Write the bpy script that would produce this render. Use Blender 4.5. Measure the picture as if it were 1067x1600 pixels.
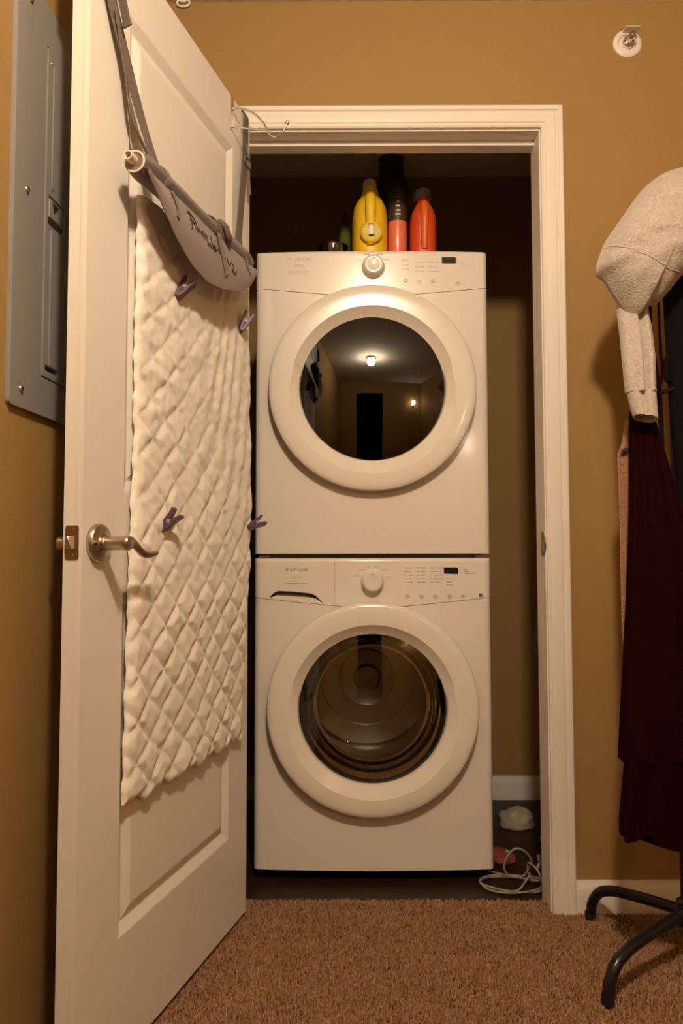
import bpy, bmesh, math, random
import numpy as np
from mathutils import Vector, Matrix, noise

for o in list(bpy.data.objects):
    bpy.data.objects.remove(o, do_unlink=True)
sc = bpy.context.scene
COL = sc.collection
random.seed(7)
rng = np.random.default_rng(7)

# ------------------------------------------------------------------ camera
cam_d = bpy.data.cameras.new('camera')
cam = bpy.data.objects.new('camera', cam_d)
COL.objects.link(cam)
cam_d.sensor_fit = 'VERTICAL'
cam_d.sensor_height = 36.0
cam_d.lens = 36.0 * 1200.3 / 1600.0
cam_d.clip_start = 0.02
PITCH, YAW, ROLL = 0.0543, -0.0037, -0.0015
_fh = Vector((math.sin(YAW), math.cos(YAW), 0))
_r = Vector((math.cos(YAW), -math.sin(YAW), 0))
_f = _fh * math.cos(PITCH) + Vector((0, 0, 1)) * math.sin(PITCH)
_u = -_fh * math.sin(PITCH) + Vector((0, 0, 1)) * math.cos(PITCH)
_r2 = _r * math.cos(ROLL) + _u * math.sin(ROLL)
_u2 = -_r * math.sin(ROLL) + _u * math.cos(ROLL)
cam.matrix_world = Matrix(((_r2.x, _u2.x, -_f.x, 0.0), (_r2.y, _u2.y, -_f.y, -1.9986),
                           (_r2.z, _u2.z, -_f.z, 0.8995), (0, 0, 0, 1)))
sc.camera = cam

# ------------------------------------------------------------------ world, light level
world = bpy.data.worlds.new('world')
sc.world = world
world.use_nodes = True
world.node_tree.nodes['Background'].inputs[0].default_value = (0, 0, 0, 1)
world.node_tree.nodes['Background'].inputs[1].default_value = 0.0
sc.view_settings.view_transform = 'Standard'
sc.view_settings.look = 'None'
sc.view_settings.gamma = 1.0
sc.view_settings.use_curve_mapping = False
sc.view_settings.exposure = 0.0
LAMP_POS = (0.14, -1.88, 2.39)          # flush ceiling lamp of the room, above the camera
LAMP_COLOR = (1.0, 0.79, 0.565)
LAMP_STRENGTH = 560.0

# ------------------------------------------------------------------ materials
MATS = {}
def mat(name, col, rough=0.5, metal=0.0, spec=0.5, coat=0.0, bump=None, var=None, sheen=0.0, trans=0.0, ior=1.45):
    """bump=(scale,strength,detail)  var=(scale,amount,second colour)"""
    if name in MATS:
        return MATS[name]
    m = bpy.data.materials.new(name)
    m.use_nodes = True
    nt = m.node_tree
    b = nt.nodes['Principled BSDF']
    b.inputs['Base Color'].default_value = (*col, 1)
    b.inputs['Roughness'].default_value = rough
    b.inputs['Metallic'].default_value = metal
    b.inputs['Specular IOR Level'].default_value = spec
    b.inputs['Coat Weight'].default_value = coat
    b.inputs['Coat Roughness'].default_value = 0.1
    b.inputs['Sheen Weight'].default_value = sheen
    b.inputs['Transmission Weight'].default_value = trans
    b.inputs['IOR'].default_value = ior
    tc = nt.nodes.new('ShaderNodeTexCoord')
    if var:
        n = nt.nodes.new('ShaderNodeTexNoise')
        n.inputs['Scale'].default_value = var[0]
        n.inputs['Detail'].default_value = 5
        nt.links.new(tc.outputs['Object'], n.inputs['Vector'])
        r = nt.nodes.new('ShaderNodeValToRGB')
        r.color_ramp.elements[0].position = 0.5 - var[1]
        r.color_ramp.elements[0].color = (*col, 1)
        r.color_ramp.elements[1].position = 0.5 + var[1]
        r.color_ramp.elements[1].color = (*var[2], 1)
        nt.links.new(n.outputs['Fac'], r.inputs['Fac'])
        nt.links.new(r.outputs['Color'], b.inputs['Base Color'])
    if bump:
        n2 = nt.nodes.new('ShaderNodeTexNoise')
        n2.inputs['Scale'].default_value = bump[0]
        n2.inputs['Detail'].default_value = bump[2]
        nt.links.new(tc.outputs['Object'], n2.inputs['Vector'])
        bp = nt.nodes.new('ShaderNodeBump')
        bp.inputs['Strength'].default_value = bump[1]
        bp.inputs['Distance'].default_value = 0.01
        nt.links.new(n2.outputs['Fac'], bp.inputs['Height'])
        nt.links.new(bp.outputs['Normal'], b.inputs['Normal'])
    MATS[name] = m
    return m

def glass_mat(name, tint, ior, gloss=0.02):
    m = bpy.data.materials.new(name)
    m.use_nodes = True
    nt = m.node_tree
    for n in list(nt.nodes):
        nt.nodes.remove(n)
    out = nt.nodes.new('ShaderNodeOutputMaterial')
    mix = nt.nodes.new('ShaderNodeMixShader')
    fr = nt.nodes.new('ShaderNodeFresnel')
    fr.inputs['IOR'].default_value = ior
    tr = nt.nodes.new('ShaderNodeBsdfTransparent')
    tr.inputs['Color'].default_value = (*tint, 1)
    gl = nt.nodes.new('ShaderNodeBsdfGlossy')
    gl.inputs['Color'].default_value = (1, 1, 1, 1)
    gl.inputs['Roughness'].default_value = gloss
    nt.links.new(fr.outputs[0], mix.inputs[0])
    nt.links.new(tr.outputs[0], mix.inputs[1])
    nt.links.new(gl.outputs[0], mix.inputs[2])
    nt.links.new(mix.outputs[0], out.inputs[0])
    MATS[name] = m
    return m

WALL = mat('wall_paint', (0.335, 0.207, 0.073), 0.6, spec=0.25, bump=(170, 0.12, 3), var=(2.0, 0.35, (0.32, 0.197, 0.068)))
CEIL = mat('ceiling_paint', (0.74, 0.70, 0.63), 0.85, spec=0.2, bump=(120, 0.2, 3))
TRIM = mat('trim_paint', (0.78, 0.73, 0.66), 0.34, spec=0.45)
DOORW = mat('door_paint', (0.77, 0.73, 0.665), 0.40, spec=0.4, bump=(60, 0.03, 2))
CARPET = mat('carpet_base', (0.28, 0.15, 0.078), 0.95, spec=0.05, bump=(350, 0.9, 4), var=(60, 0.25, (0.38, 0.215, 0.115)))
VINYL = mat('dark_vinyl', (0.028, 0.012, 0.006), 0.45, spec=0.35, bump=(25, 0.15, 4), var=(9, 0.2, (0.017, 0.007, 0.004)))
APPL = mat('appliance_enamel', (0.77, 0.71, 0.635), 0.28, spec=0.5, coat=0.25, bump=(900, 0.02, 2))
APPLR = mat('appliance_plastic', (0.78, 0.725, 0.65), 0.22, spec=0.5, coat=0.3)
PRINT = mat('printed_legend', (0.32, 0.25, 0.20), 0.5)
PRINTF = mat('printed_legend_faint', (0.56, 0.48, 0.41), 0.5)
PRINTD = mat('printed_legend_dark', (0.12, 0.09, 0.07), 0.5)
BLACKP = mat('black_plastic', (0.012, 0.010, 0.010), 0.35)
DISPLAY = mat('display_window', (0.010, 0.009, 0.008), 0.12)
RUBBER = mat('dark_gasket', (0.045, 0.04, 0.037), 0.6)
DRUM = mat('drum_steel', (0.62, 0.60, 0.57), 0.32, metal=1.0)
DRUMD = mat('dryer_drum', (0.10, 0.095, 0.09), 0.5)
GLASSD = glass_mat('dryer_window', (0.16, 0.14, 0.12), 1.75, 0.015)
GLASSW = glass_mat('washer_window', (0.80, 0.78, 0.74), 1.62, 0.02)
GLASSC = glass_mat('clear_glass', (0.92, 0.92, 0.9), 1.5, 0.02)
NICKEL = mat('brushed_nickel', (0.52, 0.45, 0.36), 0.3, metal=1.0, bump=(300, 0.03, 2))
BRASS = mat('aged_latch_metal', (0.40, 0.31, 0.20), 0.38, metal=1.0)
CHROME = mat('bright_wire', (0.78, 0.74, 0.68), 0.2, metal=1.0)
PANELG = mat('panel_grey_enamel', (0.235, 0.225, 0.215), 0.42, spec=0.45)
PANELD = mat('panel_dark', (0.02, 0.018, 0.016), 0.6)
SCREW = mat('screw_steel', (0.62, 0.6, 0.55), 0.28, metal=1.0)
GREYF = mat('grey_canvas', (0.155, 0.118, 0.102), 0.85, sheen=0.2, bump=(700, 0.35, 3))
GREYL = mat('grey_mauve_canvas', (0.235, 0.168, 0.158), 0.85, sheen=0.2, bump=(700, 0.35, 3))
GREYS = mat('grey_webbing', (0.155, 0.122, 0.10), 0.85, bump=(500, 0.4, 2))
CREAMP = mat('cream_piping', (0.66, 0.58, 0.46), 0.7)
INK = mat('dark_ink', (0.06, 0.04, 0.04), 0.7)
QUILT = mat('quilt_cotton', (0.84, 0.79, 0.70), 0.85, sheen=0.25, bump=(450, 0.25, 3))
PURPLE = mat('purple_plastic', (0.085, 0.042, 0.075), 0.4)
PURPLEL = mat('purple_plastic_light', (0.30, 0.20, 0.27), 0.45)
YELLOW = mat('yellow_plastic', (0.80, 0.50, 0.015), 0.38)
YELLOWL = mat('yellow_label', (0.86, 0.60, 0.03), 0.45)
CAPW = mat('white_cap', (0.80, 0.76, 0.68), 0.4)
REDP = mat('red_plastic', (0.62, 0.07, 0.012), 0.38)
REDO = mat('orange_red_grip', (0.74, 0.14, 0.02), 0.42)
CORAL = mat('coral_can', (0.78, 0.18, 0.09), 0.28, coat=0.4)
DARKB = mat('dark_label', (0.05, 0.032, 0.02), 0.5)
GREENB = mat('green_bottle', (0.10, 0.12, 0.015), 0.3)
CAPB = mat('grey_blue_cap', (0.16, 0.19, 0.22), 0.5)
DUCT = mat('dark_green_hose', (0.03, 0.04, 0.022), 0.55)
PALEB = mat('pale_emblem', (0.62, 0.62, 0.62), 0.5)
BLACKM = mat('black_tube', (0.010, 0.009, 0.009), 0.25, spec=0.5)
HEATHER = mat('grey_heather_fleece', (0.56, 0.50, 0.44), 0.95, sheen=0.3, bump=(260, 0.5, 5), var=(140, 0.22, (0.42, 0.36, 0.31)))
HEATHERC = mat('grey_heather_rib', (0.55, 0.49, 0.43), 0.95, sheen=0.3, bump=(260, 0.4, 4), var=(160, 0.22, (0.45, 0.39, 0.34)))
MAROON = mat('maroon_cloth', (0.0120, 0.0009, 0.0013), 0.85, spec=0.05, bump=(300, 0.3, 3))
PINKL = mat('dusty_pink_lace', (0.36, 0.19, 0.10), 0.9, bump=(200, 0.6, 4))
BLACKC = mat('black_cloth', (0.006, 0.005, 0.005), 0.95, spec=0.1)
CABLE = mat('grey_cable', (0.30, 0.28, 0.22), 0.5)
CABLEM = mat('cable_connector', (0.6, 0.56, 0.48), 0.3, metal=0.6)
BAG = mat('pale_plastic_bag', (0.42, 0.37, 0.27), 0.5, bump=(30, 0.5, 3))
RAG = mat('red_rag', (0.26, 0.06, 0.045), 0.9, bump=(80, 0.6, 3))
WHITEP = mat('white_fitting', (0.76, 0.72, 0.65), 0.4)

# two-tone yarn for the carpet tufts
def carpet_yarn():
    m = bpy.data.materials.new('carpet_yarn'); m.use_nodes = True
    nt = m.node_tree; b = nt.nodes['Principled BSDF']
    b.inputs['Roughness'].default_value = 0.95
    b.inputs['Specular IOR Level'].default_value = 0.05
    at = nt.nodes.new('ShaderNodeAttribute'); at.attribute_name = 'tuft'
    tc = nt.nodes.new('ShaderNodeTexCoord')
    nz = nt.nodes.new('ShaderNodeTexNoise'); nz.inputs['Scale'].default_value = 14; nz.inputs['Detail'].default_value = 4
    nt.links.new(tc.outputs['Object'], nz.inputs['Vector'])
    r = nt.nodes.new('ShaderNodeValToRGB')
    e = r.color_ramp.elements
    e[0].position = 0.0; e[0].color = (0.12, 0.058, 0.028, 1)
    e[1].position = 1.0; e[1].color = (0.46, 0.275, 0.155, 1)
    k = r.color_ramp.elements.new(0.12); k.color = (0.275, 0.145, 0.072, 1)
    k = r.color_ramp.elements.new(0.6); k.color = (0.36, 0.20, 0.105, 1)
    ad = nt.nodes.new('ShaderNodeMath'); ad.operation = 'MULTIPLY_ADD'
    ad.inputs[1].default_value = 0.5; 
    sb = nt.nodes.new('ShaderNodeMath'); sb.operation = 'SUBTRACT'; sb.inputs[1].default_value = 0.25
    nt.links.new(nz.outputs['Fac'], ad.inputs[0])
    nt.links.new(at.outputs['Fac'], sb.inputs[0])
    nt.links.new(sb.outputs[0], ad.inputs[2])
    nt.links.new(ad.outputs[0], r.inputs['Fac'])
    nt.links.new(r.outputs['Color'], b.inputs['Base Color'])
    return m

# ------------------------------------------------------------------ mesh helpers
WM = {}
class MB:
    def __init__(s):
        s.v = []; s.f = []
    def add(s, v, f):
        n = len(s.v); s.v += [tuple(p) for p in v]; s.f += [tuple(i + n for i in q) for q in f]; return s
    def box(s, x0, x1, y0, y1, z0, z1, fn=None):
        v = [(x, y, z) for x in (x0, x1) for y in (y0, y1) for z in (z0, z1)]
        if fn: v = [fn(*p) for p in v]
        return s.add(v, [(0, 1, 3, 2), (4, 6, 7, 5), (0, 4, 5, 1), (2, 3, 7, 6), (0, 2, 6, 4), (1, 5, 7, 3)])
    def loft(s, rings, cap0=True, cap1=True, closed=True):
        n = len(rings[0]); b = len(s.v)
        for r in rings: s.v += [tuple(p) for p in r]
        for i in range(len(rings) - 1):
            for j in range(n if closed else n - 1):
                k = (j + 1) % n
                s.f.append((b + i * n + j, b + i * n + k, b + (i + 1) * n + k, b + (i + 1) * n + j))
        if cap0: s.f.append(tuple(b + j for j in reversed(range(n))))
        if cap1: s.f.append(tuple(b + (len(rings) - 1) * n + j for j in range(n)))
        return s
    def lathe(s, prof, org, axis=(0, 0, 1), seg=40, cap0=False, cap1=False):
        a = Vector(axis).normalized(); t = Vector((1, 0, 0)) if abs(a.x) < 0.9 else Vector((0, 1, 0))
        e1 = (t - a * t.dot(a)).normalized(); e2 = a.cross(e1); o = Vector(org)
        rings = []
        for r, h in prof:
            rings.append([o + a * h + (e1 * math.cos(2 * math.pi * j / seg) + e2 * math.sin(2 * math.pi * j / seg)) * max(r, 1e-5) for j in range(seg)])
        return s.loft(rings, cap0, cap1)
    def tube(s, path, r, seg=10, caps=True, flat=None):
        P = [Vector(p) for p in path]; n = len(P)
        rr = r if isinstance(r, (list, tuple)) else [r] * n
        T = [(P[min(i + 1, n - 1)] - P[max(i - 1, 0)]).normalized() for i in range(n)]
        up = Vector((0, 0, 1)) if abs(T[0].z) < 0.9 else Vector((1, 0, 0))
        e = (up - T[0] * up.dot(T[0])).normalized(); rings = []
        for i in range(n):
            e = (e - T[i] * e.dot(T[i])).normalized(); g = T[i].cross(e)
            rings.append([P[i] + (e * math.cos(2 * math.pi * j / seg) + g * math.sin(2 * math.pi * j / seg)) * rr[i] for j in range(seg)])
        return s.loft(rings, caps, caps)
    def ribbon(s, path, wdir, width, thick):
        """flat band along a path; wdir = direction of its width (vector or list)"""
        P = [Vector(p) for p in path]; n = len(P); rings = []
        for i in range(n):
            t = (P[min(i + 1, n - 1)] - P[max(i - 1, 0)]).normalized()
            w = Vector(wdir[i] if isinstance(wdir, list) else wdir)
            w = (w - t * w.dot(t)).normalized(); g = t.cross(w)
            a, b = w * width / 2, g * thick / 2
            rings.append([P[i] + a + b, P[i] - a + b, P[i] - a - b, P[i] + a - b])
        return s.loft(rings)
    def mesh(s, name):
        m = bpy.data.meshes.new(name); m.from_pydata(s.v, [], s.f); m.validate()
        bm = bmesh.new(); bm.from_mesh(m); bmesh.ops.recalc_face_normals(bm, faces=bm.faces); bm.to_mesh(m); bm.free()
        return m

def obj(name, mb, material, parent=None, smooth=35, bevel=0.0, local=False):
    m = mb.mesh(name) if isinstance(mb, MB) else mb
    if parent is not None and not local:
        m.transform(WM[parent.name].inverted())
    m.materials.clear(); m.materials.append(material)
    if smooth:
        m.polygons.foreach_set('use_smooth', [True] * len(m.polygons))
        try: m.set_sharp_from_angle(angle=math.radians(smooth))
        except Exception: pass
    o = bpy.data.objects.new(name, m); COL.objects.link(o)
    if parent is not None:
        o.parent = parent; WM[o.name] = WM[parent.name]
    else:
        WM[o.name] = Matrix.Identity(4)
    if bevel:
        b = o.modifiers.new('bevel', 'BEVEL'); b.width = bevel; b.segments = 2; b.limit_method = 'ANGLE'; b.angle_limit = math.radians(40)
    return o
def tag(o, label, cat, group=None):
    o['label'] = label; o['category'] = cat
    if group: o['group'] = group
    return o
def thing(name, label, cat, loc, rotz=0.0, group=None):
    o = bpy.data.objects.new(name, None); COL.objects.link(o)
    o.empty_display_size = 0.05
    o.location = loc; o.rotation_euler = (0, 0, rotz)
    WM[o.name] = Matrix.Translation(Vector(loc)) @ Matrix.Rotation(rotz, 4, 'Z')
    return tag(o, label, cat, group)
def struct(name, mb, m, smooth=0, bevel=0.0, label=None):
    o = obj(name, mb, m, None, smooth, bevel); o['kind'] = 'structure'
    if label: o['label'] = label
    return o
def cut(o, *cutters):
    """boolean difference, baked into the mesh"""
    for mb in cutters:
        c = bpy.data.objects.new('cutter', mb.mesh('cutter')); COL.objects.link(c)
        if o.parent: c.matrix_world = WM[o.parent.name].inverted()
        par = o.parent; o.parent = None
        bo = o.modifiers.new('cut', 'BOOLEAN'); bo.object = c; bo.operation = 'DIFFERENCE'; bo.solver = 'EXACT'
        bpy.context.view_layer.update()
        me = bpy.data.meshes.new_from_object(o.evaluated_get(bpy.context.evaluated_depsgraph_get()))
        o.modifiers.remove(bo); old = o.data; o.data = me; bpy.data.meshes.remove(old)
        me.name = o.name; o.parent = par
        bpy.data.objects.remove(c, do_unlink=True)
    return o
def catmull(pts, n=8, closed=False):
    P = [Vector(p) for p in pts]; out = []; L = len(P)
    for i in range(L if closed else L - 1):
        g = (lambda k: P[k % L]) if closed else (lambda k: P[max(0, min(L - 1, k))])
        p0, p1, p2, p3 = g(i - 1), g(i), g(i + 1), g(i + 2)
        for j in range(n):
            t = j / n
            out.append(0.5 * ((2 * p1) + (p2 - p0) * t + (2 * p0 - 5 * p1 + 4 * p2 - p3) * t * t + (3 * p1 - p0 - 3 * p2 + p3) * t ** 3))
    if not closed: out.append(P[-1])
    return out
def interp(tab, x):
    return float(np.interp(x, [a for a, _ in tab], [b for _, b in tab]))
def text_mesh(s, size, place, extrude=0.0004, align='CENTER', shear=0.0):
    """flat lettering; place(u, v, w) maps text coordinates to the world"""
    cu = bpy.data.curves.new('lettering', 'FONT'); cu.body = s; cu.size = size; cu.align_x = align
    cu.extrude = extrude; cu.shear = shear; cu.resolution_u = 2
    o = bpy.data.objects.new('lettering', cu); COL.objects.link(o)
    bpy.context.view_layer.update()
    me = bpy.data.meshes.new_from_object(o.evaluated_get(bpy.context.evaluated_depsgraph_get()))
    bpy.data.objects.remove(o, do_unlink=True); bpy.data.curves.remove(cu)
    for v in me.vertices: v.co = Vector(place(v.co.x, v.co.y, v.co.z))
    me.update()
    return me

# ================================================================== THE SETTING
CEILZ = 2.39
WT = 0.09                       # thickness of the wall with the closet opening
XL, XR, ZH = -0.262, 0.5215, 2.028      # clear opening
LA = 0.065                      # the left wall stands a little off square
LT = Vector((-math.sin(LA), -math.cos(LA), 0)); LN = Vector((math.cos(LA), -math.sin(LA), 0)); LP = Vector((-0.4977, 0, 0))
def L(s, o, z): return LP + LT * s + LN * o + Vector((0, 0, z))

fl = MB().box(-0.95, 1.75, -4.0, 0.062, -0.05, -0.008); struct('floor', fl, CARPET)
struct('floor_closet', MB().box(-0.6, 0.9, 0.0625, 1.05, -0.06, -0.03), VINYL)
struct('wall_front', MB().box(-0.62, XL - 0.016, 0, WT, -0.05, CEILZ).box(XR + 0.016, 1.75, 0, WT, -0.05, CEILZ)
       .box(XL - 0.016, XR + 0.016, 0, WT, ZH + 0.016, CEILZ), WALL)
struct('wall_left', MB().box(-0.12, 4.05, -0.1, 0, -0.05, CEILZ, lambda s, o, z: L(s, o, z)), WALL)
struct('wall_right', MB().box(1.7, 1.8, -4.0, 0.0, -0.05, CEILZ), WALL)
# wall behind the camera, with an open doorway to a dark hall
struct('wall_rear', MB().box(-0.95, -0.25, -3.75, -3.64, -0.05, CEILZ).box(0.52, 1.75, -3.75, -3.64, -0.05, CEILZ)
       .box(-0.25, 0.52, -3.75, -3.64, 2.03, CEILZ), WALL)
struct('ceiling', MB().box(-0.95, 1.8, -4.0, 1.05, CEILZ, CEILZ + 0.08), CEIL)
struct('wall_closet_back', MB().box(-0.6, 0.9, 0.97, 1.05, -0.06, CEILZ), WALL)
struct('wall_closet_right', MB().box(0.80, 0.9, WT, 0.97, -0.06, CEILZ), WALL)
struct('wall_closet_left', MB().box(-0.6, -0.46, WT, 0.97, -0.06, CEILZ), WALL)

# baseboards: upright board with a rounded top edge
def baseboard(name, p0, p1, nrm, z0, h, t=0.012):
    p0, p1, nrm = Vector(p0), Vector(p1), Vector(nrm)
    prof = [(0, z0), (t, z0), (t, z0 + h * 0.72), (t * 0.85, z0 + h * 0.80), (t * 0.5, z0 + h * 0.90), (t * 0.42, z0 + h), (0, z0 + h)]
    return struct(name, MB().loft([[p + nrm * d + Vector((0, 0, z)) for d, z in prof] for p in (p0, p1)]), TRIM, smooth=30)
baseboard('baseboard_front', (0.581, 0, 0), (1.7, 0, 0), (0, -1, 0), -0.01, 0.083)
baseboard('baseboard_closet', (-0.46, 0.97, 0), (0.80, 0.97, 0), (0, -1, 0), -0.03, 0.088)
baseboard('baseboard_closet_right', (0.80, WT, 0), (0.80, 0.97, 0), (-1, 0, 0), -0.03, 0.088)

# casing of the closet opening: stepped colonial profile, mitred
CW = 0.057
PROF = [(0, 0), (0, 0.009), (0.004, 0.0115), (0.010, 0.0115), (0.013, 0.014), (0.026, 0.0155), (0.036, 0.0155), (0.039, 0.0135), (0.042, 0.0135),
        (0.046, 0.018), (0.054, 0.0185), (0.057, 0.0165), (0.057, 0)]
CI, CIL, CZ = 0.5245, -0.2655, 2.033
struct('trim_1', MB().loft([[(CI + w, -d, -0.008) for w, d in PROF], [(CI + w, -d, CZ + w) for w, d in PROF]]), TRIM, smooth=25)
struct('trim_2', MB().loft([[(CIL - w, -d, CZ + w) for w, d in PROF], [(CI + w, -d, CZ + w) for w, d in PROF]]), TRIM, smooth=25)
struct('trim_3', MB().loft([[(CIL - w, -d, -0.008) for w, d in PROF], [(CIL - w, -d, CZ + w) for w, d in PROF]]), TRIM, smooth=25)
# jambs and the stop under the head
jr = struct('trim_4', MB().box(XR, XR + 0.016, 0.0, WT, -0.03, ZH), TRIM, bevel=0.001)
struct('trim_5', MB().box(XL - 0.016, XR + 0.016, 0.0, WT, ZH, ZH + 0.016).box(XL, XR, 0.048, WT, ZH - 0.013, ZH), TRIM, bevel=0.001)
struct('trim_6', MB().box(XL - 0.016, XL, 0.0, WT, -0.03, ZH), TRIM, bevel=0.001)
# strike plate with a curved lip on the right jamb
WM[jr.name] = Matrix.Identity(4)
sp = MB()
pl = [(0.006, 0.893), (0.004, 0.90), (-0.004, 0.91), (-0.006, 0.925), (-0.004, 0.94), (0.004, 0.95), (0.006, 0.957), (0.034, 0.957), (0.034, 0.893)]
sp.loft([[(XR - 0.0018, y, z) for y, z in pl], [(XR + 0.001, y, z) for y, z in pl]])
stp = obj('strike_plate', sp, BRASS, jr); stp['label'] = 'aged metal strike plate on the jamb'
cut(stp, MB().box(XR - 0.01, XR + 0.012, 0.012, 0.028, 0.908, 0.942)); cut(jr, MB().box(XR - 0.01, XR + 0.012, 0.012, 0.028, 0.908, 0.942))

# carpet pile: short yarn tufts
def carpet_pile():
    n = 150000
    x = rng.uniform(-0.62, 1.15, n); y = rng.uniform(-1.05, 0.062, n)
    keep = (x > -0.4977 + 0.065 * y + 0.015) & ~((y > -0.02) & ((x < XL) | (x > XR - 0.002)))
    x, y = x[keep], y[keep]; n = len(x)
    h = rng.uniform(0.004, 0.010, n); r = rng.uniform(0.0016, 0.0027, n)
    a = rng.uniform(0, 2 * np.pi, n); lean = rng.uniform(0.0, 0.0035, n); la = rng.uniform(0, 2 * np.pi, n)
    V = np.zeros((n, 6, 3), np.float32)
    for k in range(3):
        V[:, k, 0] = x + r * np.cos(a + k * 2.0944); V[:, k, 1] = y + r * np.sin(a + k * 2.0944); V[:, k, 2] = -0.009
        V[:, 3 + k, 0] = x + lean * np.cos(la) + 0.62 * r * np.cos(a + 1.0 + k * 2.0944)
        V[:, 3 + k, 1] = y + lean * np.sin(la) + 0.62 * r * np.sin(a + 1.0 + k * 2.0944); V[:, 3 + k, 2] = -0.009 + h
    F = np.array([[0, 1, 4, 3], [1, 2, 5, 4], [2, 0, 3, 5]], np.int32)
    m = bpy.data.meshes.new('carpet_pile')
    m.vertices.add(n * 6); m.vertices.foreach_set('co', V.reshape(-1))
    quads = (F[None] + (np.arange(n, dtype=np.int32) * 6)[:, None, None]).reshape(-1, 4)
    tris = (np.array([[3, 4, 5]], np.int32)[None] + (np.arange(n, dtype=np.int32) * 6)[:, None, None]).reshape(-1, 3)
    idx = np.concatenate([quads.reshape(-1), tris.reshape(-1)]).astype(np.int32)
    tot = np.concatenate([np.full(len(quads), 4), np.full(len(tris), 3)]).astype(np.int32)
    start = np.concatenate([[0], np.cumsum(tot)[:-1]]).astype(np.int32)
    m.loops.add(len(idx)); m.loops.foreach_set('vertex_index', idx)
    m.polygons.add(len(tot)); m.polygons.foreach_set('loop_start', start); m.polygons.foreach_set('loop_total', tot)
    m.update(calc_edges=True)
    at = m.attributes.new('tuft', 'FLOAT', 'POINT')
    at.data.foreach_set('value', np.repeat(rng.uniform(0, 1, n), 6).astype(np.float32))
    m.materials.append(carpet_yarn())
    o = bpy.data.objects.new('carpet_pile', m); COL.objects.link(o)
    o['kind'] = 'stuff'
    tag(o, 'brown flecked cut pile carpet in front of the closet', 'carpet')
carpet_pile()

# ================================================================== ceiling lamp (room's own light)
lamp = thing('ceiling_lamp_offscreen', 'round flush ceiling lamp with glowing frosted globe, mirrored in the dryer window', 'lamp', LAMP_POS)
obj('lamp_base', MB().lathe([(0.0, 0.0), (0.085, 0.0), (0.088, -0.010), (0.080, -0.022), (0.0, -0.022)], LAMP_POS, seg=48), NICKEL, lamp)
em = bpy.data.materials.new('lamp_glow'); em.use_nodes = True
eb = em.node_tree.nodes['Principled BSDF']
eb.inputs['Emission Color'].default_value = (*LAMP_COLOR, 1); eb.inputs['Emission Strength'].default_value = LAMP_STRENGTH
dome = [(0.056, -0.020), (0.060, -0.034), (0.0605, -0.09)] + [(0.0605 * math.cos(a), -0.115 - 0.045 * math.sin(a)) for a in np.linspace(0.0, math.pi / 2, 9)]
obj('lamp_globe_offscreen', MB().lathe(dome, LAMP_POS, seg=32), em, lamp)

wl = thing('wall_lamp_offscreen', 'small glowing wall lamp behind the viewer, mirrored low in the dryer window', 'lamp', (1.42, -3.64, 1.72))
obj('backplate', MB().lathe([(0.05, 0.0), (0.05, 0.012), (0.0001, 0.016)], (1.42, -3.64, 1.70), (0, 1, 0), 28), NICKEL, wl)
obj('arm', MB().tube(catmull([(1.42, -3.63, 1.70), (1.42, -3.57, 1.69), (1.42, -3.54, 1.72)], 6), 0.007, 10), NICKEL, wl)
em2 = bpy.data.materials.new('wall_lamp_glow'); em2.use_nodes = True
eb2 = em2.node_tree.nodes['Principled BSDF']
eb2.inputs['Emission Color'].default_value = (*LAMP_COLOR, 1); eb2.inputs['Emission Strength'].default_value = 130.0
obj('lamp_shade_offscreen', MB().lathe([(0.020, 0.0), (0.038, 0.012), (0.046, 0.05), (0.048, 0.10), (0.040, 0.115), (0.0001, 0.118)], (1.42, -3.54, 1.715), (0, 0, 1), 24, True), em2, wl)

# ================================================================== STACKED MACHINES
XM = 0.082; HW = 0.343; YB = 0.915
def yfront(x, z=None, ztop=None):
    u = (x - XM) / HW
    y = 0.228 + 0.012 * u * u
    d = HW - abs(x - XM); r = 0.016
    if d < r: y += r - math.sqrt(max(0, r * r - (r - d) ** 2))
    if ztop is not None:
        d = ztop - z; r = 0.009
        if d < r: y += r - math.sqrt(max(0, r * r - (r - d) ** 2))
    return y
_c = [0, 0.0006, 0.002, 0.005, 0.010, 0.016]
XCOLS = [XM - HW + d for d in _c] + list(np.linspace(XM - HW + 0.024, XM + HW - 0.024, 47)) + [XM + HW - d for d in reversed(_c)]
def slab(x0, x1, zlo, zhi, out=0.0, rows=14, roundtop=False, yback=0.262):
    xs = [x0] + [x for x in XCOLS if x0 + 1e-4 < x < x1 - 1e-4] + [x1]
    def rowz(x):
        a, b = zlo(x), zhi(x)
        zs = list(np.linspace(a, b - 0.012, rows)) + [b - 0.009, b - 0.006, b - 0.003, b - 0.001, b]
        return zs
    Z = [rowz(x) for x in xs]; nr = len(Z[0]); nx = len(xs)
    v = []; f = []
    for i, x in enumerate(xs):
        for z in Z[i]: v.append((x, yfront(x, z, Z[i][-1] if roundtop else None) - out, z))
    for i, x in enumerate(xs):
        for z in Z[i]: v.append((x, yback, z))
    N = nx * nr; g = lambda i, j: i * nr + j
    for i in range(nx - 1):
        for j in range(nr - 1):
            f.append((g(i, j), g(i + 1, j), g(i + 1, j + 1), g(i, j + 1)))
            f.append((N + g(i, j), N + g(i, j + 1), N + g(i + 1, j + 1), N + g(i + 1, j)))
    for i in range(nx - 1):
        for j in (0, nr - 1): f.append((g(i, j), g(i + 1, j), N + g(i + 1, j), N + g(i, j)))
    for j in range(nr - 1):
        for i in (0, nx - 1): f.append((g(i, j), g(i, j + 1), N + g(i, j + 1), N + g(i, j)))
    return MB().add(v, f)
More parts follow.
